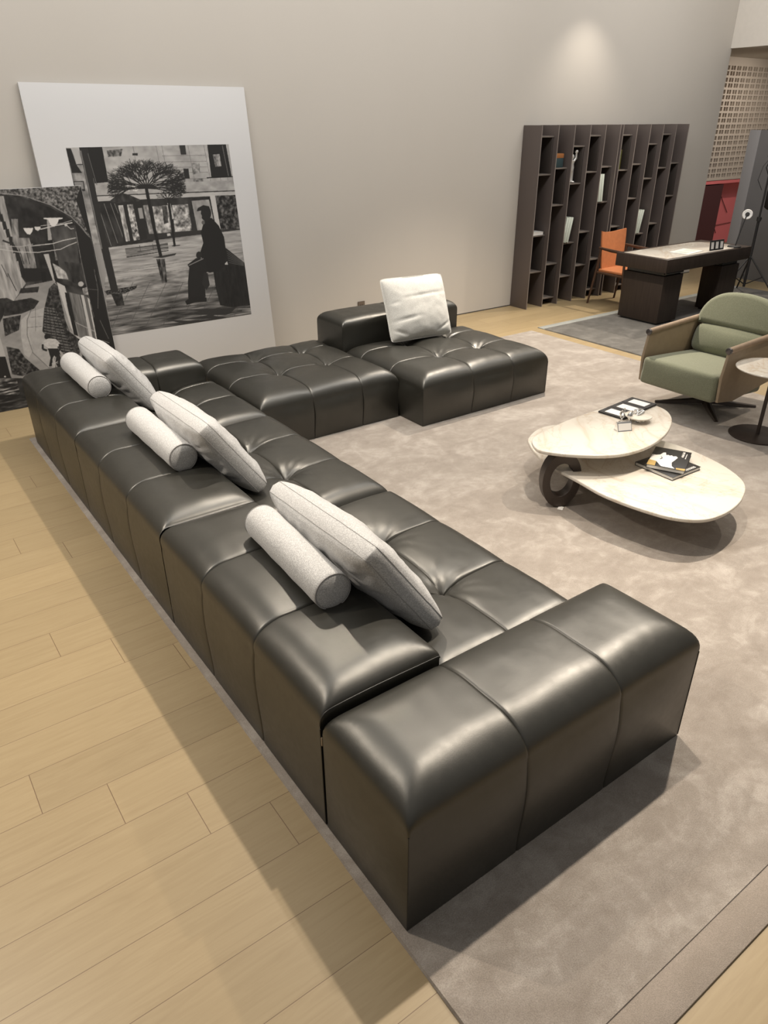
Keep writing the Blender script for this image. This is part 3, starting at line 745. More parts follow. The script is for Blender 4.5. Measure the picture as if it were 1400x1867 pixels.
    for a in np.linspace(0.08, PI - 0.08, 13): grow(592, 350, a, 74, 9, 6, 0.62)
    for a in np.linspace(0.1, PI - 0.1, 7): grow(748, 428, a, 36, 6, 4, 0.55)
    for a in (0.02, -0.15, PI + 0.12, PI - 0.1): grow(592, 352, a, 70, 6, 5, 0.5)
    # big dark trunk at left
    p.P(0.05, (182, 66), (288, 66), (332, 308), (236, 318)); p.P(0.09, (128, 66), (188, 66), (250, 400), (398, 1062), (350, 1075), (250, 640)); p.L(0.33, 4, (190, 110), (252, 330)); p.L(0.4, 8, (140, 90), (215, 440), (285, 770))
    # seated figure on a bench
    p.P(0.06, (1050, 905), (1140, 765), (1268, 868), (1308, 1150), (1190, 1175), (1100, 1160), (1070, 1040), noise=0.05, sc=(10, 40))
    for k in range(6): p.L(0.3, 3, (1145 + k * 3, 785 + k * 16), (1262, 868 + k * 4))
    p.P(0.8, (1125, 880), (1148, 858), (1155, 880)); p.P(0.05, (1000, 555), (1045, 560), (1092, 612), (1128, 690), (1142, 790), (1132, 890), (1085, 925), (1030, 935), (985, 925), (975, 850), (965, 790), (985, 730), (968, 660), (985, 600))
    p.P(0.06, (935, 835), (1000, 840), (1010, 930), (990, 960), (1000, 1100), (960, 1128), (880, 1112), (878, 1000), (888, 900), (875, 880)); p.P(0.09, (990, 930), (1015, 940), (1028, 1020), (1005, 1055), (975, 1010)); p.L(.45, 6, (885, 885), (985, 838))
    p.P(0.05, (858, 1132), (905, 1100), (1005, 1105), (1008, 1135), (930, 1140), (870, 1158))
    p.E(0.07, 1004, 528, 36, 52); p.P(0.06, (940, 512), (948, 490), (985, 470), (1025, 478), (1040, 520), (1000, 505)); p.E(0.55, 966, 548, 10, 17); p.E(.3, 985, 590, 12, 14); p.E(0.08, 955, 815, 20, 26)
    return p
def alley_photo():
    p = Paint(520, 450, Q_ALLEY, 0.05); R = random.Random(5)
    p.P(0.12, (-2000, 0), (1000, 0), (1000, 2100), (-2000, 2100), noise=0.2, sc=(40, 60), seed=31)
    p.P(0.30, (-600, 20), (640, 20), (800, 500), (700, 440), (560, 280), (400, 190), (150, 115), (-600, 60), noise=0.62, sc=(7, 7), seed=32)
    p.P(0.05, (640, 40), (760, 460), (735, 470), (690, 400), (600, 150))
    p.P(0.07, (0, 110), (200, 140), (400, 210), (560, 300), (700, 470), (800, 900), (450, 800), (200, 700), (0, 500), noise=0.16, sc=(30, 40), seed=33)
    p.L(0.55, 5, (-300, 75), (0, 95), (200, 120), (400, 190), (560, 280), (650, 370), (718, 465))
    # left facades
    p.P(0.62, (-900, 120), (28, 120), (110, 480), (170, 760), (205, 810), (110, 950), (55, 925), (-900, 1000), noise=0.3, sc=(10, 60), seed=34)
    for k in range(7): p.P(0.08, (5 + k * 26 - 30, 200 + k * 60), (22 + k * 26 - 30, 200 + k * 60), (50 + k * 26 - 30, 320 + k * 62), (32 + k * 26 - 30, 325 + k * 62))
    p.P(0.5, (90, 300), (140, 300), (150, 450), (230, 450), (300, 690), (190, 690), (150, 560), (100, 480), noise=0.35, sc=(8, 40), seed=35); p.L(0.05, 6, (150, 535), (190, 660)); p.L(0.05, 6, (200, 520), (235, 660)); p.L(.06, 10, (255, 470), (295, 690)); p.L(0.1, 14, (20, 470), (100, 500)); p.L(0.06, 6, (60, 730), (130, 870)); p.L(0.06, 5, (10, 660), (60, 760))
    p.P(0.05, (185, 690), (400, 690), (425, 780), (205, 800)); p.P(0.02, (322, 720), (360, 715), (368, 800), (350, 812), (335, 805))
    p.P(0.62, (370, 300), (385, 300), (412, 465), (380, 470)); p.P(0.45, (415, 460), (450, 455), (490, 625), (440, 630), noise=0.3); p.P(0.75, (345, 580), (385, 576), (430, 780), (440, 800), (420, 790)); p.P(0.2, (390, 360), (600, 350), (640, 780), (500, 800), noise=0.15, sc=(30, 60), seed=36)
    p.P(0.13, (510, 640), (660, 650), (690, 850), (545, 790), noise=0.2, sc=(20, 60)); p.P(0.72, (415, 650), (470, 680), (520, 720), (542, 780), (455, 770), noise=0.35, sc=(9, 14))
    # street
    p.P(0.56, (205, 830), (425, 785), (455, 830), (520, 1020), (590, 1180), (660, 1270), (640, 1500), (300, 1560), (60, 1560), (-60, 1240), (30, 1060), (110, 950), noise=0.14, sc=(50, 30), seed=37)
    p.P(0.12, (388, 850), (428, 808), (455, 830), (535, 1180), (640, 1262), (620, 1480), (500, 1380), (330, 1190), (350, 1010), noise=0.30, sc=(8, 8), seed=38)
    for k in range(17): y = 1000 + k * 22; p.L(0.52, 4, (352 - k * 0.5, y), (440 + k * 10, y + 14 + k * 2))
    for k in range(6): p.L(0.10, 5, (365 + k * 22, 1000), (375 + k * 52, 1420))
    p.P(0.10, (165, 850), (310, 835), (300, 880), (150, 890), noise=.1); p.P(0.09, (40, 960), (245, 925), (310, 950), (270, 1010), (170, 1050), (30, 1070), noise=0.12, seed=40); p.P(0.16, (20, 1090), (165, 1060), (150, 1180), (40, 1230), noise=0.3, sc=(8, 14), seed=41)
    p.P(0.7, (168, 1100), (232, 1040), (350, 1000), (335, 1190), (230, 1400), (190, 1370), (165, 1220), noise=0.08); p.L(0.25, 4, (250, 1010), (215, 1100), (215, 1220), (260, 1360), (390, 1480)); p.L(.3, 3, (215, 1160), (330, 1150)); p.L(.35, 3, (240, 1080), (345, 1070)); p.L(.3, 3, (280, 1000), (282, 1190))
    p.P(0.66, (230, 1200), (335, 1190), (560, 1430), (520, 1500), (400, 1490), (260, 1350), noise=0.08)
    p.P(0.10, (50, 1310), (150, 1330), (200, 1400), (325, 1505), (180, 1545), (95, 1530), noise=0.42, sc=(9, 9), seed=42)
    # right house: doorway and shutters
    p.P(0.82, (448, 800), (512, 832), (600, 1130), (650, 1260), (610, 1240), (560, 1160)); p.P(0.05, (512, 880), (545, 890), (620, 1230), (585, 1215), (530, 980)); p.P(0.40, (545, 880), (630, 900), (720, 1270), (625, 1235), noise=0.2, sc=(8, 90), seed=43)
    p.P(0.8, (640, 900), (662, 905), (745, 1280), (715, 1268)); p.P(0.32, (662, 905), (688, 918), (768, 1290), (742, 1280)); p.P(0.82, (690, 918), (712, 940), (790, 1310), (768, 1295)); p.L(0.75, 4, (600, 1120), (748, 1190)); p.E(0.75, 640, 815, 22, 20); p.P(0.6, (650, 850), (690, 840), (700, 900), (665, 900), noise=.5, sc=(6, 6))
    p.P(0.05, (590, 320), (720, 460), (800, 860), (935, 1420), (800, 1420), (700, 900)); p.L(0.5, 4, (600, 400), (640, 620), (690, 850)); p.L(0.42, 3, (745, 700), (775, 860), (775, 1010)); p.L(0.4, 3, (700, 900), (745, 1080)); p.L(0.42, 3, (790, 1100), (860, 1250)); p.L(0.55, 4, (805, 1262), (865, 1280)); p.L(0.35, 3, (695, 855), (775, 862))
    # wires and hanging lamps
    p.L(0.8, 7, (240, 515), (420, 495), (500, 470), (600, 450)); p.L(0.8, 6, (-200, 520), (0, 540), (150, 562), (300, 565), (480, 540), (540, 510), (608, 484)); p.L(0.7, 5, (-200, 505), (160, 520), (260, 500)); p.L(0.85, 8, (320, 382), (450, 350), (572, 330)); p.L(0.7, 5, (320, 355), (490, 335), (570, 312)); p.L(0.85, 5, (520, 345), (560, 380), (585, 375)); p.E(0.8, 522, 350, 12, 9)
    p.P(0.97, (345, 292), (495, 290), (495, 300), (465, 304), (455, 335), (430, 362), (400, 352), (380, 305), (345, 300)); p.P(0.97, (183, 372), (262, 372), (255, 400), (238, 424), (215, 420), (195, 395)); p.P(0.9, (270, 362), (322, 362), (318, 382), (300, 395), (280, 385))
    # cyclist seen from behind
    p.E(0.06, 376, 1232, 26, 24); p.P(0.80, (332, 1292), (352, 1258), (385, 1246), (440, 1250), (474, 1282), (478, 1300), (455, 1310), (450, 1332), (385, 1326), (375, 1315), (350, 1300), noise=0.15, sc=(8, 8)); p.L(0.06, 16, (338, 1292), (338, 1330), (372, 1342)); p.L(0.06, 15, (470, 1290), (478, 1330), (462, 1345))
    p.P(0.06, (378, 1325), (460, 1325), (490, 1400), (500, 1490), (470, 1495), (430, 1380), (418, 1400), (410, 1475), (385, 1480), (400, 1400)); p.P(0.08, (480, 1370), (500, 1490), (440, 1495), (430, 1400)); 
    for a in range(12): p.L(0.75, 4, (435, 1440), (435 + 26 * math.cos(a), 1440 + 50 * math.sin(a)))
    p.L(0.7, 6, (385, 1472), (412, 1468)); p.L(.7, 5, (350, 1355), (375, 1352)); p.P(0.62, (470, 1370), (560, 1440), (520, 1500))
    # lower left corner
    p.P(0.72, (-900, 1080), (-10, 1200), (45, 1390), (-900, 1390)); p.P(0.04, (-900, 1390), (42, 1390), (90, 1560), (-900, 1570)); p.E(0.8, 40, 1548, 8, 6)
    p.P(0.30, (-900, 1570), (130, 1560), (160, 1690), (-900, 1700), noise=0.9, sc=(30, 6), seed=44); p.P(0.10, (-900, 1700), (160, 1690), (1100, 1690), (1100, 2100), (-900, 2100), noise=0.35, sc=(40, 6), seed=45)
    return p
def leaning_board(name, label, X0, X1, yb, yt, ztop, th, paint, rect, sheetname):
    o = thing(name, label, 'photograph', (X0, yb, 0)); tilt = -math.atan2(yt - yb, ztop); Ls = math.hypot(yt - yb, ztop)
    o.rotation_euler = (tilt, 0, 0)
    g = Geo(); g.box((0, 0, 0.001), (X1 - X0, th, Ls), 0.002); g.obj('board', 'white_panel', o)
    x0, x1, z0, z1 = rect; c = Ls / ztop
    paint.sheet(sheetname, x1 - x0, (z1 - z0) * c, Matrix.Translation((x0 - X0, -0.0012, z0 * c)), o)
    return o
leaning_board('leaning_photograph', 'tall white board with a photograph of a figure seated on a bench', 1.435, 3.30, 6.47, 6.715, 2.375, 0.028,
              square_photo(), (1.68, 3.08, 0.456, 1.93), 'print')
Q_ALLEY = [(-1693, 145), (641, 35), (980, 1643), (-1006, 2028)]
leaning_board('leaning_photograph', 'unbordered black-and-white photograph of a cyclist in an alley, in front of the taller board', -0.2, 1.72, 6.42, 6.58, 1.66, 0.024,
              alley_photo(), (-0.198, 1.718, 0.002, 1.658), 'print')

# ------------------------------------------------------------------ coffee table
ct = thing('coffee_table', 'two-level coffee table with pebble-shaped white marble tops and bronze ring legs', 'coffee table', (3.45, 2.4, 0))
def loc2(pts, o=(3.45, 2.4)): return [(p[0] - o[0], p[1] - o[1]) for p in pts]
low = spline([(4.05, 2.45), (4.03, 2.12), (3.91, 1.86), (3.72, 1.74), (3.5, 1.69), (3.31, 1.71), (3.19, 1.82), (3.13, 2.0), (3.105, 2.22), (3.13, 2.42), (3.155, 2.64), (3.20, 2.80), (3.285, 2.96), (3.38, 3.06), (3.58, 3.13), (3.75, 3.06), (3.92, 2.80)])
up = spline([(3.02, 2.68), (3.025, 2.59), (3.15, 2.44), (3.33, 2.32), (3.56, 2.29), (3.83, 2.35), (4.06, 2.47), (4.18, 2.60), (4.195, 2.73), (4.12, 2.84), (3.91, 2.875), (3.58, 2.87), (3.34, 2.84), (3.12, 2.79)])
g = Geo(); g.prism(loc2(low), 0.228, 0.25, 0.006); g.obj('lower_tabletop', 'calacatta_marble', ct)
g = Geo(); g.prism(loc2(up), 0.378, 0.40, 0.006); g.obj('upper_tabletop', 'calacatta_marble', ct)
def ring_leg(c, ang, ro, ri, th, z0, flat=1.0):
    vs = []; fs = []; n = 48
    for k in range(n):
        a = 2 * PI * k / n
        for (r, s_) in ((ro, -1), (ro, 1), (ri, 1), (ri, -1)):
            x = r * math.cos(a) * flat; z = z0 + ro + r * math.sin(a); y = s_ * th / 2
            vs.append((c[0] + x * math.cos(ang) - y * math.sin(ang), c[1] + x * math.sin(ang) + y * math.cos(ang), z))
    for k in range(n):
        j = (k + 1) % n
        for q in range(4): fs.append((k * 4 + q, k * 4 + (q + 1) % 4, j * 4 + (q + 1) % 4, j * 4 + q))
    return vs, fs
for (c, ang, ro, z0, fl) in (((3.16 - 3.45, 2.58 - 2.4), -0.50, 0.182, 0.0138, 0.66), ((3.75 - 3.45, 2.3 - 2.4), 0.4, 0.106, 0.0138, 1.3), ((3.62 - 3.45, 2.78 - 2.4), 1.2, 0.182, 0.0138, 0.75)):
    vs, fs = ring_leg(c, ang, ro, ro * 0.60, 0.075, z0, fl)
    o = mkobj('ring_leg', vs, fs, 'bronze_metal', ct, smooth=40, weld=True)
    bv = o.modifiers.new('edge', 'BEVEL'); bv.width = 0.003; bv.segments = 2; bv.limit_method = 'ANGLE'

def book(name, label, loc, rz, w, d, h, cover, group=None, art=None):
    b = thing(name, label, 'book', loc, rz, group)
    g = Geo(); g.box((0.003, 0.003, 0.0025), (w - 0.003, d, h - 0.0025)); g.obj('pages', 'white_paper', b, None)
    g = Geo(); g.box((0, 0, 0), (w, d, 0.0025), 0.0006); g.box((0, 0, h - 0.0025), (w, d, h), 0.0006); g.box((0, d - 0.0025, 0), (w, d, h), 0.0006)
    g.obj('book_cover', cover, b)
    if art: art(b, w, d, h)
    return b
def face_art(b, w, d, h):
    z = h + 0.0004
    def pl(name, pts, m, zz=z):
        g = Geo(); g.prism([(p[0] * w, p[1] * d) for p in pts], zz - 0.0003, zz); return g.obj(name, m, b, None)
    pl('gold_band', [(0.0, 0.78), (0.0, 0.998), (0.26, 0.998), (0.24, 0.80)], 'cover_gold')
    pl('gold_band', [(0.0, 0.0), (0.0, 0.22), (0.07, 0.24), (0.10, 0.0)], 'cover_gold')
    pl('face_profile', [(0.26, 0.99), (0.24, 0.80), (0.02, 0.62), (0.02, 0.26), (0.12, 0.36), (0.30, 0.40), (0.46, 0.34), (0.60, 0.30), (0.66, 0.36), (0.62, 0.44), (0.67, 0.47), (0.63, 0.53), (0.66, 0.57),
                        (0.63, 0.62), (0.76, 0.66), (0.74, 0.72), (0.60, 0.78), (0.55, 0.88), (0.56, 0.99)], 'cover_white')
    pl('face_profile', [(0.36, 0.74), (0.45, 0.70), (0.54, 0.75), (0.50, 0.71), (0.44, 0.67), (0.38, 0.70)], 'cover_black', z + 0.0004)
    for i, (x, hh) in enumerate(((0.66, .05), (0.70, .07), (0.735, .05), (0.77, .07), (0.80, .05), (0.85, .07), (0.88, .05), (0.92, .07))):
        pl('title_lettering', [(x, 0.16), (x + 0.02, 0.16), (x + 0.02, 0.16 + hh), (x, 0.16 + hh)], 'cover_white')
    for i in range(6): pl('title_lettering', [(0.60 + i * 0.045, 0.09), (0.63 + i * 0.045, 0.09), (0.63 + i * 0.045, 0.115), (0.60 + i * 0.045, 0.115)], 'cover_white')
ZT = 0.2505
book('art_book', 'black art book with white lettering, lying under the book with a face', (3.565, 2.09, ZT), -0.03, 0.265, 0.27, 0.022, 'cover_black',
     art=lambda b, w, d, h: [Geo().prism([(w * (.55 + i * .06), .012), (w * (.58 + i * .06), .012), (w * (.58 + i * .06), .03), (w * (.55 + i * .06), .03)], h, h + .0004).obj('title_lettering', 'cover_white', b, None) for i in range(6)])
book('art_book', 'black art book showing a white face profile, on top of the other book', (3.645, 2.075, ZT + 0.0235), 0.45, 0.30, 0.215, 0.024, 'cover_black', art=face_art)

def triple_frame(label, loc, rot, s=1.0, lying=False):
    t = thing('triple_frame', label, 'frame', loc); t.rotation_euler = rot
    for k in range(3):
        g = Geo(); x = (k - 1.5) * 0.125 * s; w = 0.12 * s; h = 0.17 * s; b = 0.020 * s; y = 0.012
        g.box((x, 0, 0), (x + b, y, h), 0.001); g.box((x + w - b, 0, 0), (x + w, y, h), 0.001); g.box((x + b, 0, 0), (x + w - b, y, b * 1.3), 0.001); g.box((x + b, 0, h - b * 1.3), (x + w - b, y, h), 0.001)
        f = g.obj('frame', 'matte_black', t)
        g = Geo(); g.box((x + b, 0.003, b), (x + w - b, 0.006, h - b)); o = g.obj('white_card', 'white_paper', t, None)
    return t
triple_frame('black triple swatch frame lying flat on the upper marble top', (4.00, 2.67, 0.4135), (-PI / 2, 0, 0.10), 1.10)
# small pedestal dish, figurines and price holder on the upper top
d = thing('pedestal_dish', 'small round marble dish on a foot, on the upper marble top', 'dish', (3.86, 2.585, 0.4005))
g = Geo(); g.lathe([(0.001, 0), (0.04, 0), (0.04, 0.004), (0.010, 0.010), (0.009, 0.026), (0.02, 0.030)], n=32); g.obj('foot', 'chrome', d)
g = Geo(); g.lathe([(0.001, 0.030), (0.078, 0.030), (0.084, 0.035), (0.084, 0.040), (0.08, 0.042), (0.001, 0.042)], n=48); g.obj('plate', 'calacatta_marble', d)
def blob(g, c, r, n=10):
    t = bmesh.new(); bmesh.ops.create_icosphere(t, subdivisions=2, radius=1); t.transform(Matrix.Translation(c) @ Matrix.Diagonal((r[0], r[1], r[2], 1))); g._merge(t, 0)
c = thing('chrome_ornament', 'small chrome knot ornament lying on the round marble dish', 'ornament', (3.875, 2.60, 0.4430))
g = Geo()
for a in range(3):
    g.tube([(0.028 * math.cos(q) + 0.020 * math.cos(a * 2.1), 0.018 * math.sin(q) * math.cos(a) + 0.020 * math.sin(a * 2.1), 0.012 + 0.009 * math.sin(q + a)) for q in [2 * PI * i / 20 for i in range(20)]], 0.0042, 8, closed=True)
g.obj('rings', 'chrome', c, 60)
for i, (x, y, h) in enumerate(((3.75, 2.63, 0.085), (3.79, 2.60, 0.07))):
    c = thing('glass_figurine', ['taller clear glass figurine behind the silver card block', 'shorter clear glass figurine next to the marble dish'][i], 'figurine', (x, y, 0.4005))
    g = Geo(); g.lathe([(0.001, 0), (0.016, 0), (0.016, 0.006), (0.006, 0.012), (0.005, h * 0.3), (0.014, h * 0.5), (0.018, h * 0.72), (0.010, h * 0.9), (0.006, h), (0.001, h + 0.002)], n=20); g.obj('body', 'chrome' if i else 'clear_glass', c, 60)
    g = Geo(); g.tube([(0.012, 0, h * 0.6), (0.03, 0.005, h * 0.75), (0.028, 0.008, h * 1.05)], 0.004, 8); g.obj('arm', 'chrome', c, 60)
c = thing('card_block', 'silver and white wedge card holder at the front of the upper marble top', 'card holder', (3.66, 2.545, 0.4005), -0.42)
g = Geo(); g.prism([(-0.028, 0), (0.028, 0), (0.010, 0.052), (-0.004, 0.052)], -0.048, 0.048, 0.001, mtx=Matrix(((0, 0, 1, 0), (1, 0, 0, 0), (0, 1, 0, 0), (0, 0, 0, 1)))); g.obj('body', 'chrome', c)
g = Geo(); g.box((-0.043, -0.001, 0.006), (0.043, 0.0, 0.050), mtx=Matrix.Translation((0, -0.0285, 0)) @ Matrix.Rotation(-0.43, 4, 'X')); g.obj('card', 'white_paper', c, None)

# ------------------------------------------------------------------ side table
s = thing('side_table', 'slim round side table with pale marble top and bronze pedestal, right edge', 'side table', (5.22, 2.46, 0.0138))
g = Geo(); g.lathe([(0.001, 0), (0.20, 0), (0.203, 0.003), (0.203, 0.007), (0.198, 0.010), (0.001, 0.010)], n=64); g.obj('base', 'bronze_metal', s)
g = Geo(); g.lathe([(0.0135, 0.009), (0.0135, 0.505)], n=24); g.obj('pole', 'bronze_metal', s)
g = Geo(); g.lathe([(0.001, 0.503), (0.06, 0.503), (0.06, 0.507), (0.001, 0.507)], n=32); g.obj('top_plate', 'bronze_metal', s)
g = Geo(); g.lathe([(0.001, 0.507), (0.252, 0.507), (0.257, 0.511), (0.257, 0.516), (0.252, 0.520), (0.001, 0.520)], n=72); g.obj('tabletop', 'calacatta_marble', s)

# ------------------------------------------------------------------ green armchair
a = thing('lounge_chair', 'sage green lounge chair with tan leather sides and a metal star base', 'armchair', (5.40, 3.08, 0.0138))
# local: -x is the front
def softbox(name, lo, hi, bev, mat, parent, mtx=None, bulge=0.0, sub=2, seam=None):
    t = bmesh.new(); bmesh.ops.create_cube(t, size=1)
    for v in t.verts: v.co = Vector([(lo[i] + hi[i]) / 2 + v.co[i] * (hi[i] - lo[i]) for i in range(3)])
    bmesh.ops.bevel(t, geom=t.edges[:], offset=bev, segments=5, affect='EDGES', profile=0.6)
    bmesh.ops.subdivide_edges(t, edges=[e for e in t.edges if e.calc_length() > 0.08], cuts=5, use_grid_fill=True)
    c = [(lo[i] + hi[i]) / 2 for i in range(3)]; s_ = [(hi[i] - lo[i]) / 2 for i in range(3)]
    for v in t.verts:
        u = [(v.co[i] - c[i]) / s_[i] for i in range(3)]
        for i in range(3):
            j, k = (i + 1) % 3, (i + 2) % 3
            v.co[i] += bulge * math.copysign(max(0, abs(u[i]) - 0.5) * 2, u[i]) * max(0, 1 - u[j] ** 2) * max(0, 1 - u[k] ** 2)
    if mtx is not None: t.transform(mtx)
    g = Geo(); g._merge(t, 0); return g.obj(name, mat, parent, 50)
tilt = Matrix.Translation((-0.35, 0, 0.22)) @ Matrix.Rotation(math.radians(4), 4, 'Y') @ Matrix.Translation((0.35, 0, -0.22))
softbox('seat_cushion', (-0.40, -0.325, 0.205), (0.30, 0.325, 0.415), 0.035, 'sage_fabric', a, tilt, 0.018)
g = Geo()
g.tube([tilt @ Vector(p) for p in [(0.0, -0.318, 0.402), (-0.34, -0.318, 0.402), (-0.372, -0.29, 0.402), (-0.384, -0.15, 0.404), (-0.386, 0, 0.405), (-0.384, 0.15, 0.404), (-0.372, 0.29, 0.402), (-0.34, 0.318, 0.402), (0.0, 0.318, 0.402)]], 0.003, 8)
g.obj('seat_piping', 'sage_piping', a, 60)
lean = Matrix.Translation((0.26, 0, 0.36)) @ Matrix.Rotation(math.radians(17), 4, 'Y')
softbox('lumbar_cushion', (-0.06, -0.31, 0.02), (0.07, 0.31, 0.235), 0.05, 'sage_fabric', a, lean, 0.028)
# arched head cushion
prof = [(-0.335, 0.0), (-0.345, 0.06), (-0.325, 0.14), (-0.27, 0.215), (-0.18, 0.265), (-0.06, 0.285), (0.06, 0.285), (0.18, 0.265), (0.27, 0.215), (0.325, 0.14), (0.345, 0.06), (0.335, 0.0)]
pp = spline(prof, 5, closed=False)
mt = lean @ Matrix.Translation((0, 0, 0.238)) @ Matrix(((0, 0, 1, 0), (1, 0, 0, 0), (0, 1, 0, 0), (0, 0, 0, 1)))
g = Geo(); g.prism(pp, -0.058, 0.065, 0.042, mtx=mt, seg=6); g.obj('head_cushion', 'sage_fabric', a, 50)
g = Geo(); g.prism([(p[0] * 1.03, p[1] * 1.03 - 0.02) for p in pp], 0.062, 0.082, 0.006, mtx=mt, seg=3)
g.box((0.05, -0.33, -0.06), (0.072, 0.33, 0.25), 0.006, mtx=lean); g.obj('back_shell', 'taupe_leather', a, 50)
for sgn in (-1, 1):
    y = sgn * 0.345
    poly = [(-0.335, 0.600), (-0.345, 0.57), (-0.375, 0.40), (-0.36, 0.215), (-0.15, 0.185), (0.34, 0.25), (0.42, 0.40), (0.36, 0.63)]
    g = Geo(); g.prism(poly, -0.011, 0.011, 0.003, mtx=Matrix.Translation((0, y, 0)) @ Matrix(((1, 0, 0, 0), (0, 0, -1, 0), (0, 1, 0, 0), (0, 0, 0, 1))))
    g.obj('side_panel', 'taupe_leather', a)
    g = Geo(); g.tube([(-0.335, y, 0.605), (0.0, y, 0.618), (0.36, y, 0.632)], 0.024, 16); ar = g.obj('armrest', 'taupe_wood', a)
    g = Geo(); g.tube([(-0.352, y, 0.604), (-0.349, y, 0.604), (-0.335, y, 0.605)], [0.017, 0.024, 0.0255], 16); g.obj('armrest_cap', 'gunmetal', ar)
g = Geo(); g.tube([(0.10, 0, 0.02), (0.10, 0, 0.20)], [0.024, 0.019], 20); g.tube([(0.10, 0, 0.17), (0.10, 0, 0.215)], [0.06, 0.10], 20); g.obj('column', 'gunmetal', a)
for ang in (20, 110, 200, 290):
    an = math.radians(ang + 25); L = 0.40; cx_, cy_ = 0.10, 0.0
    dx, dy = math.cos(an), math.sin(an); nx, ny = -dy, dx
    vs = []
    for (r, w, zt, zb) in ((0.0, 0.032, 0.062, 0.022), (L * 0.5, 0.030, 0.036, 0.010), (L, 0.014, 0.012, 0.0)):
        for (q, z) in ((-w, zb), (w, zb), (w * 0.7, zt), (0, zt + 0.006), (-w * 0.7, zt)): vs.append((cx_ + dx * r + nx * q, cy_ + dy * r + ny * q, z))
    fs = [tuple(range(5))[::-1], tuple(range(10, 15))]
    for i in range(2):
        for k in range(5): fs.append((i * 5 + k, i * 5 + (k + 1) % 5, (i + 1) * 5 + (k + 1) % 5, (i + 1) * 5 + k))
    mkobj('base_leg', vs, fs, 'bronze_metal', a, smooth=30, weld=True)

# ------------------------------------------------------------------ bookcases
ZS = [(1.95, 1.55, 0.87, 0.44), (1.61, 1.20, 0.51, 0.09), (1.84, 1.43, 0.74, 0.33), (1.95, 1.55, 0.85, 0.44), (1.60, 1.19, 0.49, 0.10)]
def bookcase(label, x0, pitch):
    b = thing('bookcase', label, 'bookcase', (x0, 6.455, 0), group='tall dark bookcases')
    for k in range(6):
        g = Geo(); g.box((k * pitch - 0.007, 0, 0), (k * pitch + 0.007, 0.288, 2.06), 0.0015); g.box((k * pitch - 0.0055, -0.002, 0), (k * pitch + 0.0055, 0, 2.058), mat=1); g.obj('upright_panel', ['bronze_lacquer', 'edge_glint'], b)
    g = Geo(); g.box((0.007, 0.262, 0.04), (5 * pitch - 0.007, 0.286, 2.055)); g.obj('back_panel', 'bronze_lacquer_shaded', b, None)
    for k in range(5):
        zs = ZS[k]
        for z in zs:
            g = Geo(); g.box((k * pitch + 0.008, 0.055, z - 0.016), ((k + 1) * pitch - 0.008, 0.262, z), 0.001); g.obj('shelf', 'shelf_taupe', b)
        for (zt, zb) in ((zs[0], zs[1]), (zs[2], zs[3])):
            g = Geo(); g.box(((k + 1) * pitch - 0.032, 0.060, zb + 0.0005), ((k + 1) * pitch - 0.0085, 0.261, zt - 0.0165), 0.001); g.obj('inner_liner', 'bronze_lacquer_shaded', b)
    return b
bookcase('left half of the tall dark bookcase, holding the silver figurine', 6.847, 0.2765)
bookcase('right half of the tall dark bookcase, behind the desk', 8.285, 0.2700)
def bay(k, unit=0): return 6.847 + 0.2765 * (k - 1) if unit == 0 else 8.285 + 0.27 * (k - 1)
GBK = 'pale green books leaning in the bookcases'
def leaning_books(x, z, lean, n, base, labels, h=0.27):
    for i in range(n):
        b = thing('book', labels[i], 'book', (x + i * 0.043, 6.50, z + 0.001 + 0.037 * max(0, math.sin(lean))), group=GBK)
        b.rotation_euler = (0, lean, 0)
        g = Geo(); g.box((0.003, 0.0, 0.003), (0.034, 0.168, h - 0.003)); g.obj('pages', 'white_paper', b, None)
        g = Geo(); g.box((0, 0, 0), (0.0025, 0.17, h)); g.box((0.0345, 0, 0), (0.037, 0.17, h)); g.box((0, -0.002, 0), (0.037, 0.001, h), 0.0005); g.obj('book_cover', 'cover_pale_green', b)
pos = ['leftmost', 'middle', 'rightmost']
leaning_books(bay(5) + 0.03, 1.19, -0.06, 3, 0, [q + ' of three pale green books standing on the upper shelf right of the silver figurine' for q in pos], 0.32)
leaning_books(bay(3) + 0.02, 0.74, 0.19, 3, 0, [q + ' of three pale green books slanting on the shelf below the silver figurine' for q in pos], 0.30)
leaning_books(bay(3, 1) + 0.02, 0.74, 0.17, 3, 0, [q + ' of three pale green books slanting in the right bookcase' for q in pos], 0.30)
# chrome figurine
f = thing('standing_figurine', 'silver standing figurine with one raised hand on a bookcase shelf', 'figurine', (bay(3) + 0.115, 6.575, 1.4305))
g = Geo()
g.tube([(-0.028, 0, 0.012), (-0.032, 0, 0.07), (-0.026, 0, 0.15)], [0.024, 0.019, 0.026], 14); g.tube([(0.028, 0, 0.012), (0.034, 0, 0.07), (0.022, 0, 0.15)], [0.024, 0.019, 0.026], 14)
g.tube([(0, 0, 0.13), (0, 0, 0.17), (0.003, 0, 0.21), (0.002, 0, 0.245), (0, 0, 0.258)], [0.038, 0.043, 0.036, 0.046, 0.018], 18)
blob(g, (0.004, 0, 0.288), (0.034, 0.034, 0.036)); blob(g, (-0.032, -0.012, 0.012), (0.024, 0.038, 0.013)); blob(g, (0.032, -0.012, 0.012), (0.024, 0.038, 0.013))
g.tube([(-0.040, 0, 0.235), (-0.068, -0.01, 0.19), (-0.05, -0.03, 0.16)], [0.016, 0.014, 0.012], 10); g.tube([(0.040, 0, 0.235), (0.068, -0.01, 0.27), (0.062, -0.015, 0.33)], [0.016, 0.013, 0.011], 10)
blob(g, (0.060, -0.015, 0.345), (0.022, 0.02, 0.024))
ff = g.obj('body', 'satin_silver', f, 60); ff.scale = (1.15, 1.15, 1.0)
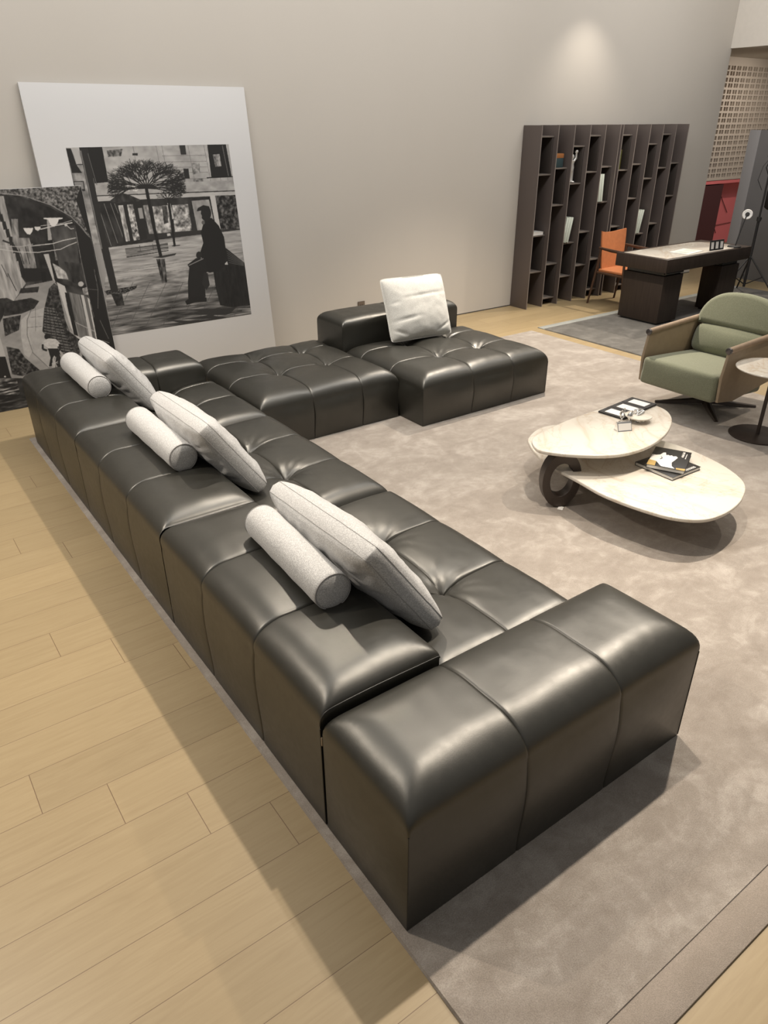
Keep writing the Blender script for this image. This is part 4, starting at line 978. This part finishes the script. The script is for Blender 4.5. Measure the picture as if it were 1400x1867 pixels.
# boxes and small things on the shelves
def casebox(name, label, loc, size, body, lid, cat='box'):
    b = thing(name, label, cat, loc)
    g = Geo(); g.box((0, 0, 0), (size[0], size[1], size[2] * 0.68), 0.002); g.obj('body', body, b)
    g = Geo(); g.box((-0.001, -0.001, size[2] * 0.68), (size[0] + 0.001, size[1] + 0.001, size[2]), 0.002); g.obj('lid', lid, b)
    return b
casebox('storage_box', 'dark teal box with orange lid on the second bay of the bookcase', (bay(2) + 0.05, 6.53, 1.6105), (0.16, 0.13, 0.15), 'box_teal', 'box_orange')
b = casebox('storage_box', 'small green box with brass rim in the right bookcase', (bay(1, 1) + 0.045, 6.55, 1.5505), (0.10, 0.10, 0.22), 'box_green', 'box_green')
g = Geo(); g.box((-0.003, -0.003, 0.2205), (0.103, 0.103, 0.228), 0.001); g.box((-0.003, -0.003, 0), (0.004, 0.004, 0.22)); g.box((0.097, -0.003, 0), (0.104, 0.004, 0.22)); g.obj('brass_rim', 'brass', b)
book('book', 'flat pale book lying on a lower shelf of the first bay', (bay(1) + 0.055, 6.515, 0.8705), 0.0, 0.19, 0.15, 0.035, 'cover_white')
o = thing('trinket', 'tiny pale bead ornament beside the flat book in the first bay', 'ornament', (bay(1) + 0.032, 6.535, 0.8705))
g = Geo(); g.lathe([(0.001, 0), (0.012, 0), (0.012, 0.006), (0.004, 0.01), (0.004, 0.06), (0.001, 0.06)], n=16); g.obj('stem', 'brass', o); g = Geo(); blob(g, (0, 0, 0.072), (0.014, 0.014, 0.014)); g.obj('bead', 'cover_white', o, 60)

# ------------------------------------------------------------------ desk
d = thing('desk', 'long dark wood executive desk with a marble inlaid top', 'desk', (7.35, 4.87, 0.0138))
g = Geo(); g.box((-0.02, 0.01, 0.60), (1.65, 0.70, 0.742), 0.004); g.obj('desktop', 'dark_oak_veneer', d)
g = Geo(); g.prism([(0.035, 0.06), (1.32, 0.055), (1.46, 0.10), (1.54, 0.22), (1.54, 0.44), (1.46, 0.58), (1.32, 0.64), (0.035, 0.64)], 0.7415, 0.7445, 0.001); g.obj('marble_inlay', 'calacatta_marble', d)
for (x0, x1, yd) in ((0.07, 0.43, 0.63), (1.20, 1.58, 0.33)):
    g = Geo(); g.box((x0, 0.08, 0.02), (x1, yd, 0.545), 0.004); pd = g.obj('pedestal', 'dark_oak_veneer', d)
    g = Geo(); g.box((x0 + 0.03, 0.10, 0.545), (x1 - 0.03, yd - 0.02, 0.60)); g.obj('recessed_neck', 'gloss_black', pd, None)
    g = Geo(); g.box((x0 + 0.03, 0.11, 0.0), (x1 - 0.03, yd - 0.03, 0.02)); g.obj('plinth', 'gloss_black', pd, None)
g = Geo(); g.tube([(0.10, 0.093, 0.573), (0.42, 0.093, 0.573)], 0.018, 12); g.obj('metal_trim', 'gloss_black', d)
triple_frame('small black triple swatch frame standing on the desk', (8.375, 4.955, 0.7590), (-0.12, 0, -0.08), 0.66)
c = thing('open_brochure', 'open pale brochure lying flat on the marble desk inlay', 'brochure', (7.98, 5.10, 0.7586), 0.15)
g = Geo(); g.box((-0.19, -0.12, 0), (-0.002, 0.12, 0.005), 0.001); g.box((0.002, -0.12, 0), (0.19, 0.12, 0.005), 0.001); g.obj('pages', 'white_paper', c)
g = Geo(); g.box((-0.16, -0.07, 0.005), (-0.04, 0.06, 0.0056)); g.box((0.04, -0.07, 0.005), (0.16, 0.06, 0.0056)); g.obj('printed_image', 'cover_pale_green', c, None)
l = thing('desk_lamp', 'slim black desk lamp with a white ring head on the right of the desk', 'lamp', (8.76, 4.97, 0.7585))
g = Geo(); g.lathe([(0.001, 0), (0.075, 0), (0.078, 0.006), (0.072, 0.014), (0.001, 0.014)], n=32); g.obj('base', 'matte_black', l)
g = Geo(); g.tube([(0.02, 0, 0.01), (0.07, 0, 0.20), (0.13, 0.0, 0.35)], 0.007, 8); g.obj('stem', 'matte_black', l)
hm = Matrix.Translation((0.14, 0, 0.355)) @ Vector((-0.85, -0.45, 0.25)).normalized().to_track_quat('Z', 'Y').to_matrix().to_4x4()
g = Geo(); g.lathe([(0.024, -0.005), (0.052, -0.008), (0.057, 0.0), (0.052, 0.008), (0.024, 0.005), (0.024, -0.005)], n=40, mtx=hm); g.obj('lamp_shade', 'lamp_white', l)
g = Geo(); g.lathe([(0.001, -0.014), (0.024, -0.014), (0.024, 0.010), (0.001, 0.012)], n=32, mtx=hm); g.obj('hub', 'matte_black', l)

# ------------------------------------------------------------------ cognac armchair at the desk
c = thing('desk_chair', 'cognac leather armchair with dark wooden frame behind the desk', 'chair', (8.03, 5.98, 0))
# local -y faces the desk
def legq(name, pts, r): g = Geo(); g.tube(pts, r, 10); return g.obj(name, 'walnut', c, 60)
for s_ in (-1, 1):
    x = s_ * 0.255
    legq('leg', [(x * 1.05, 0.27, 0), (x, 0.20, 0.45), (x, 0.17, 0.70)], [0.013, 0.018, 0.014])
    legq('leg', [(x * 1.02, -0.26, 0), (x, -0.22, 0.40), (x, -0.20, 0.66)], [0.013, 0.018, 0.015])
    g = Geo(); g.tube([(x, 0.20, 0.695), (x * 1.02, 0.0, 0.680), (x, -0.27, 0.672)], [0.014, 0.020, 0.016], 10); g.obj('armrest', 'walnut', c, 60)
    g = Geo(); g.tube([(x * 0.98, 0.20, 0.40), (x * 0.98, -0.22, 0.39)], 0.013, 8); g.obj('side_rail', 'walnut', c, 60)
for y in (-0.20, 0.19):
    g = Geo(); g.tube([(-0.25, y, 0.395), (0.25, y, 0.395)], 0.013, 8); g.obj('cross_rail', 'walnut', c, 60)
g = Geo(); vs = []; n, m_ = 12, 8
softbox('seat', (-0.235, -0.24, 0.405), (0.235, 0.19, 0.44), 0.012, 'cognac_leather', c, None, 0.008)
vs = []; fs = []
for sd in (0, 1):
    for j in range(11):
        for i in range(17):
            u = -1 + i / 8; v = j / 10
            zt = 0.86 + 0.03 * abs(u) ** 2; z = 0.43 + (zt - 0.43) * v; w = 0.235 - 0.035 * (1 - v) ** 2
            y = 0.185 + 0.07 * v - 0.055 * abs(u) ** 2.5 * (0.4 + 0.6 * v) + sd * 0.018
            vs.append((u * w, y, z))
for sd in (0, 1):
    for j in range(10):
        for i in range(16):
            k = sd * 187 + j * 17 + i; q = (k, k + 1, k + 18, k + 17); fs.append(q if sd == 0 else q[::-1])
ring = [i for i in range(17)] + [j * 17 + 16 for j in range(1, 11)] + [170 + i for i in range(15, -1, -1)] + [j * 17 for j in range(9, 0, -1)]
for p_, q_ in zip(ring, ring[1:] + ring[:1]): fs.append((p_, p_ + 187, q_ + 187, q_))
mkobj('backrest', vs, fs, 'cognac_leather', c, smooth=50, weld=True)

# ------------------------------------------------------------------ light stand
t = thing('light_stand', 'black tripod light stand with hanging cables at the right edge beyond the desk', 'tripod', (9.83, 5.32, 0.0135))
g = Geo(); g.tube([(0, 0, 0.10), (0, 0, 0.95)], 0.017, 12); g.tube([(0, 0, 0.95), (0, 0, 1.78)], 0.012, 12); g.obj('pole', 'matte_black', t)
g = Geo(); g.lathe([(0.001, 0), (0.028, 0), (0.028, 0.05), (0.001, 0.05)], c=(0, 0, 0.93), n=16); g.tube([(0.02, 0, 0.955), (0.06, 0, 0.955)], 0.008, 8); g.obj('clamp_collar', 'matte_black', t)
for k in range(3):
    an = math.radians(160 + 120 * k)
    g = Geo(); g.tube([(0, 0, 0.50), (0.42 * math.cos(an), 0.42 * math.sin(an), 0.008)], 0.011, 8); g.tube([(0, 0, 0.13), (0.22 * math.cos(an), 0.22 * math.sin(an), 0.255)], 0.007, 6); g.obj('leg', 'matte_black', t)
g = Geo(); g.box((-0.05, -0.05, 1.68), (0.09, 0.05, 1.76), 0.01); g.box((0.0, -0.09, 1.58), (0.08, -0.03, 1.72), 0.01); g.obj('lamp_bracket', 'matte_black', t)
g = Geo(); g.tube([(-0.02, 0.0, 1.70), (-0.09, 0.05, 1.58), (-0.11, 0.07, 1.42), (-0.04, 0.03, 1.30)], 0.004, 6); g.tube([(-0.03, 0.0, 1.68), (-0.05, 0.03, 1.56), (0.01, 0.0, 1.45)], 0.006, 6); g.obj('cable', 'matte_black', t)
b = thing('weight_bag', 'black weight bag hanging from the light stand', 'bag', (9.83, 5.32, 1.08))
g = Geo(); g.tube([(0.075, -0.06, 0.44), (0.08, -0.06, 0.34), (0.085, -0.06, 0.2), (0.085, -0.06, 0.03), (0.085, -0.06, 0)], [0.012, 0.055, 0.075, 0.07, 0.03], 14); g.obj('bag', 'matte_black', b, 60)
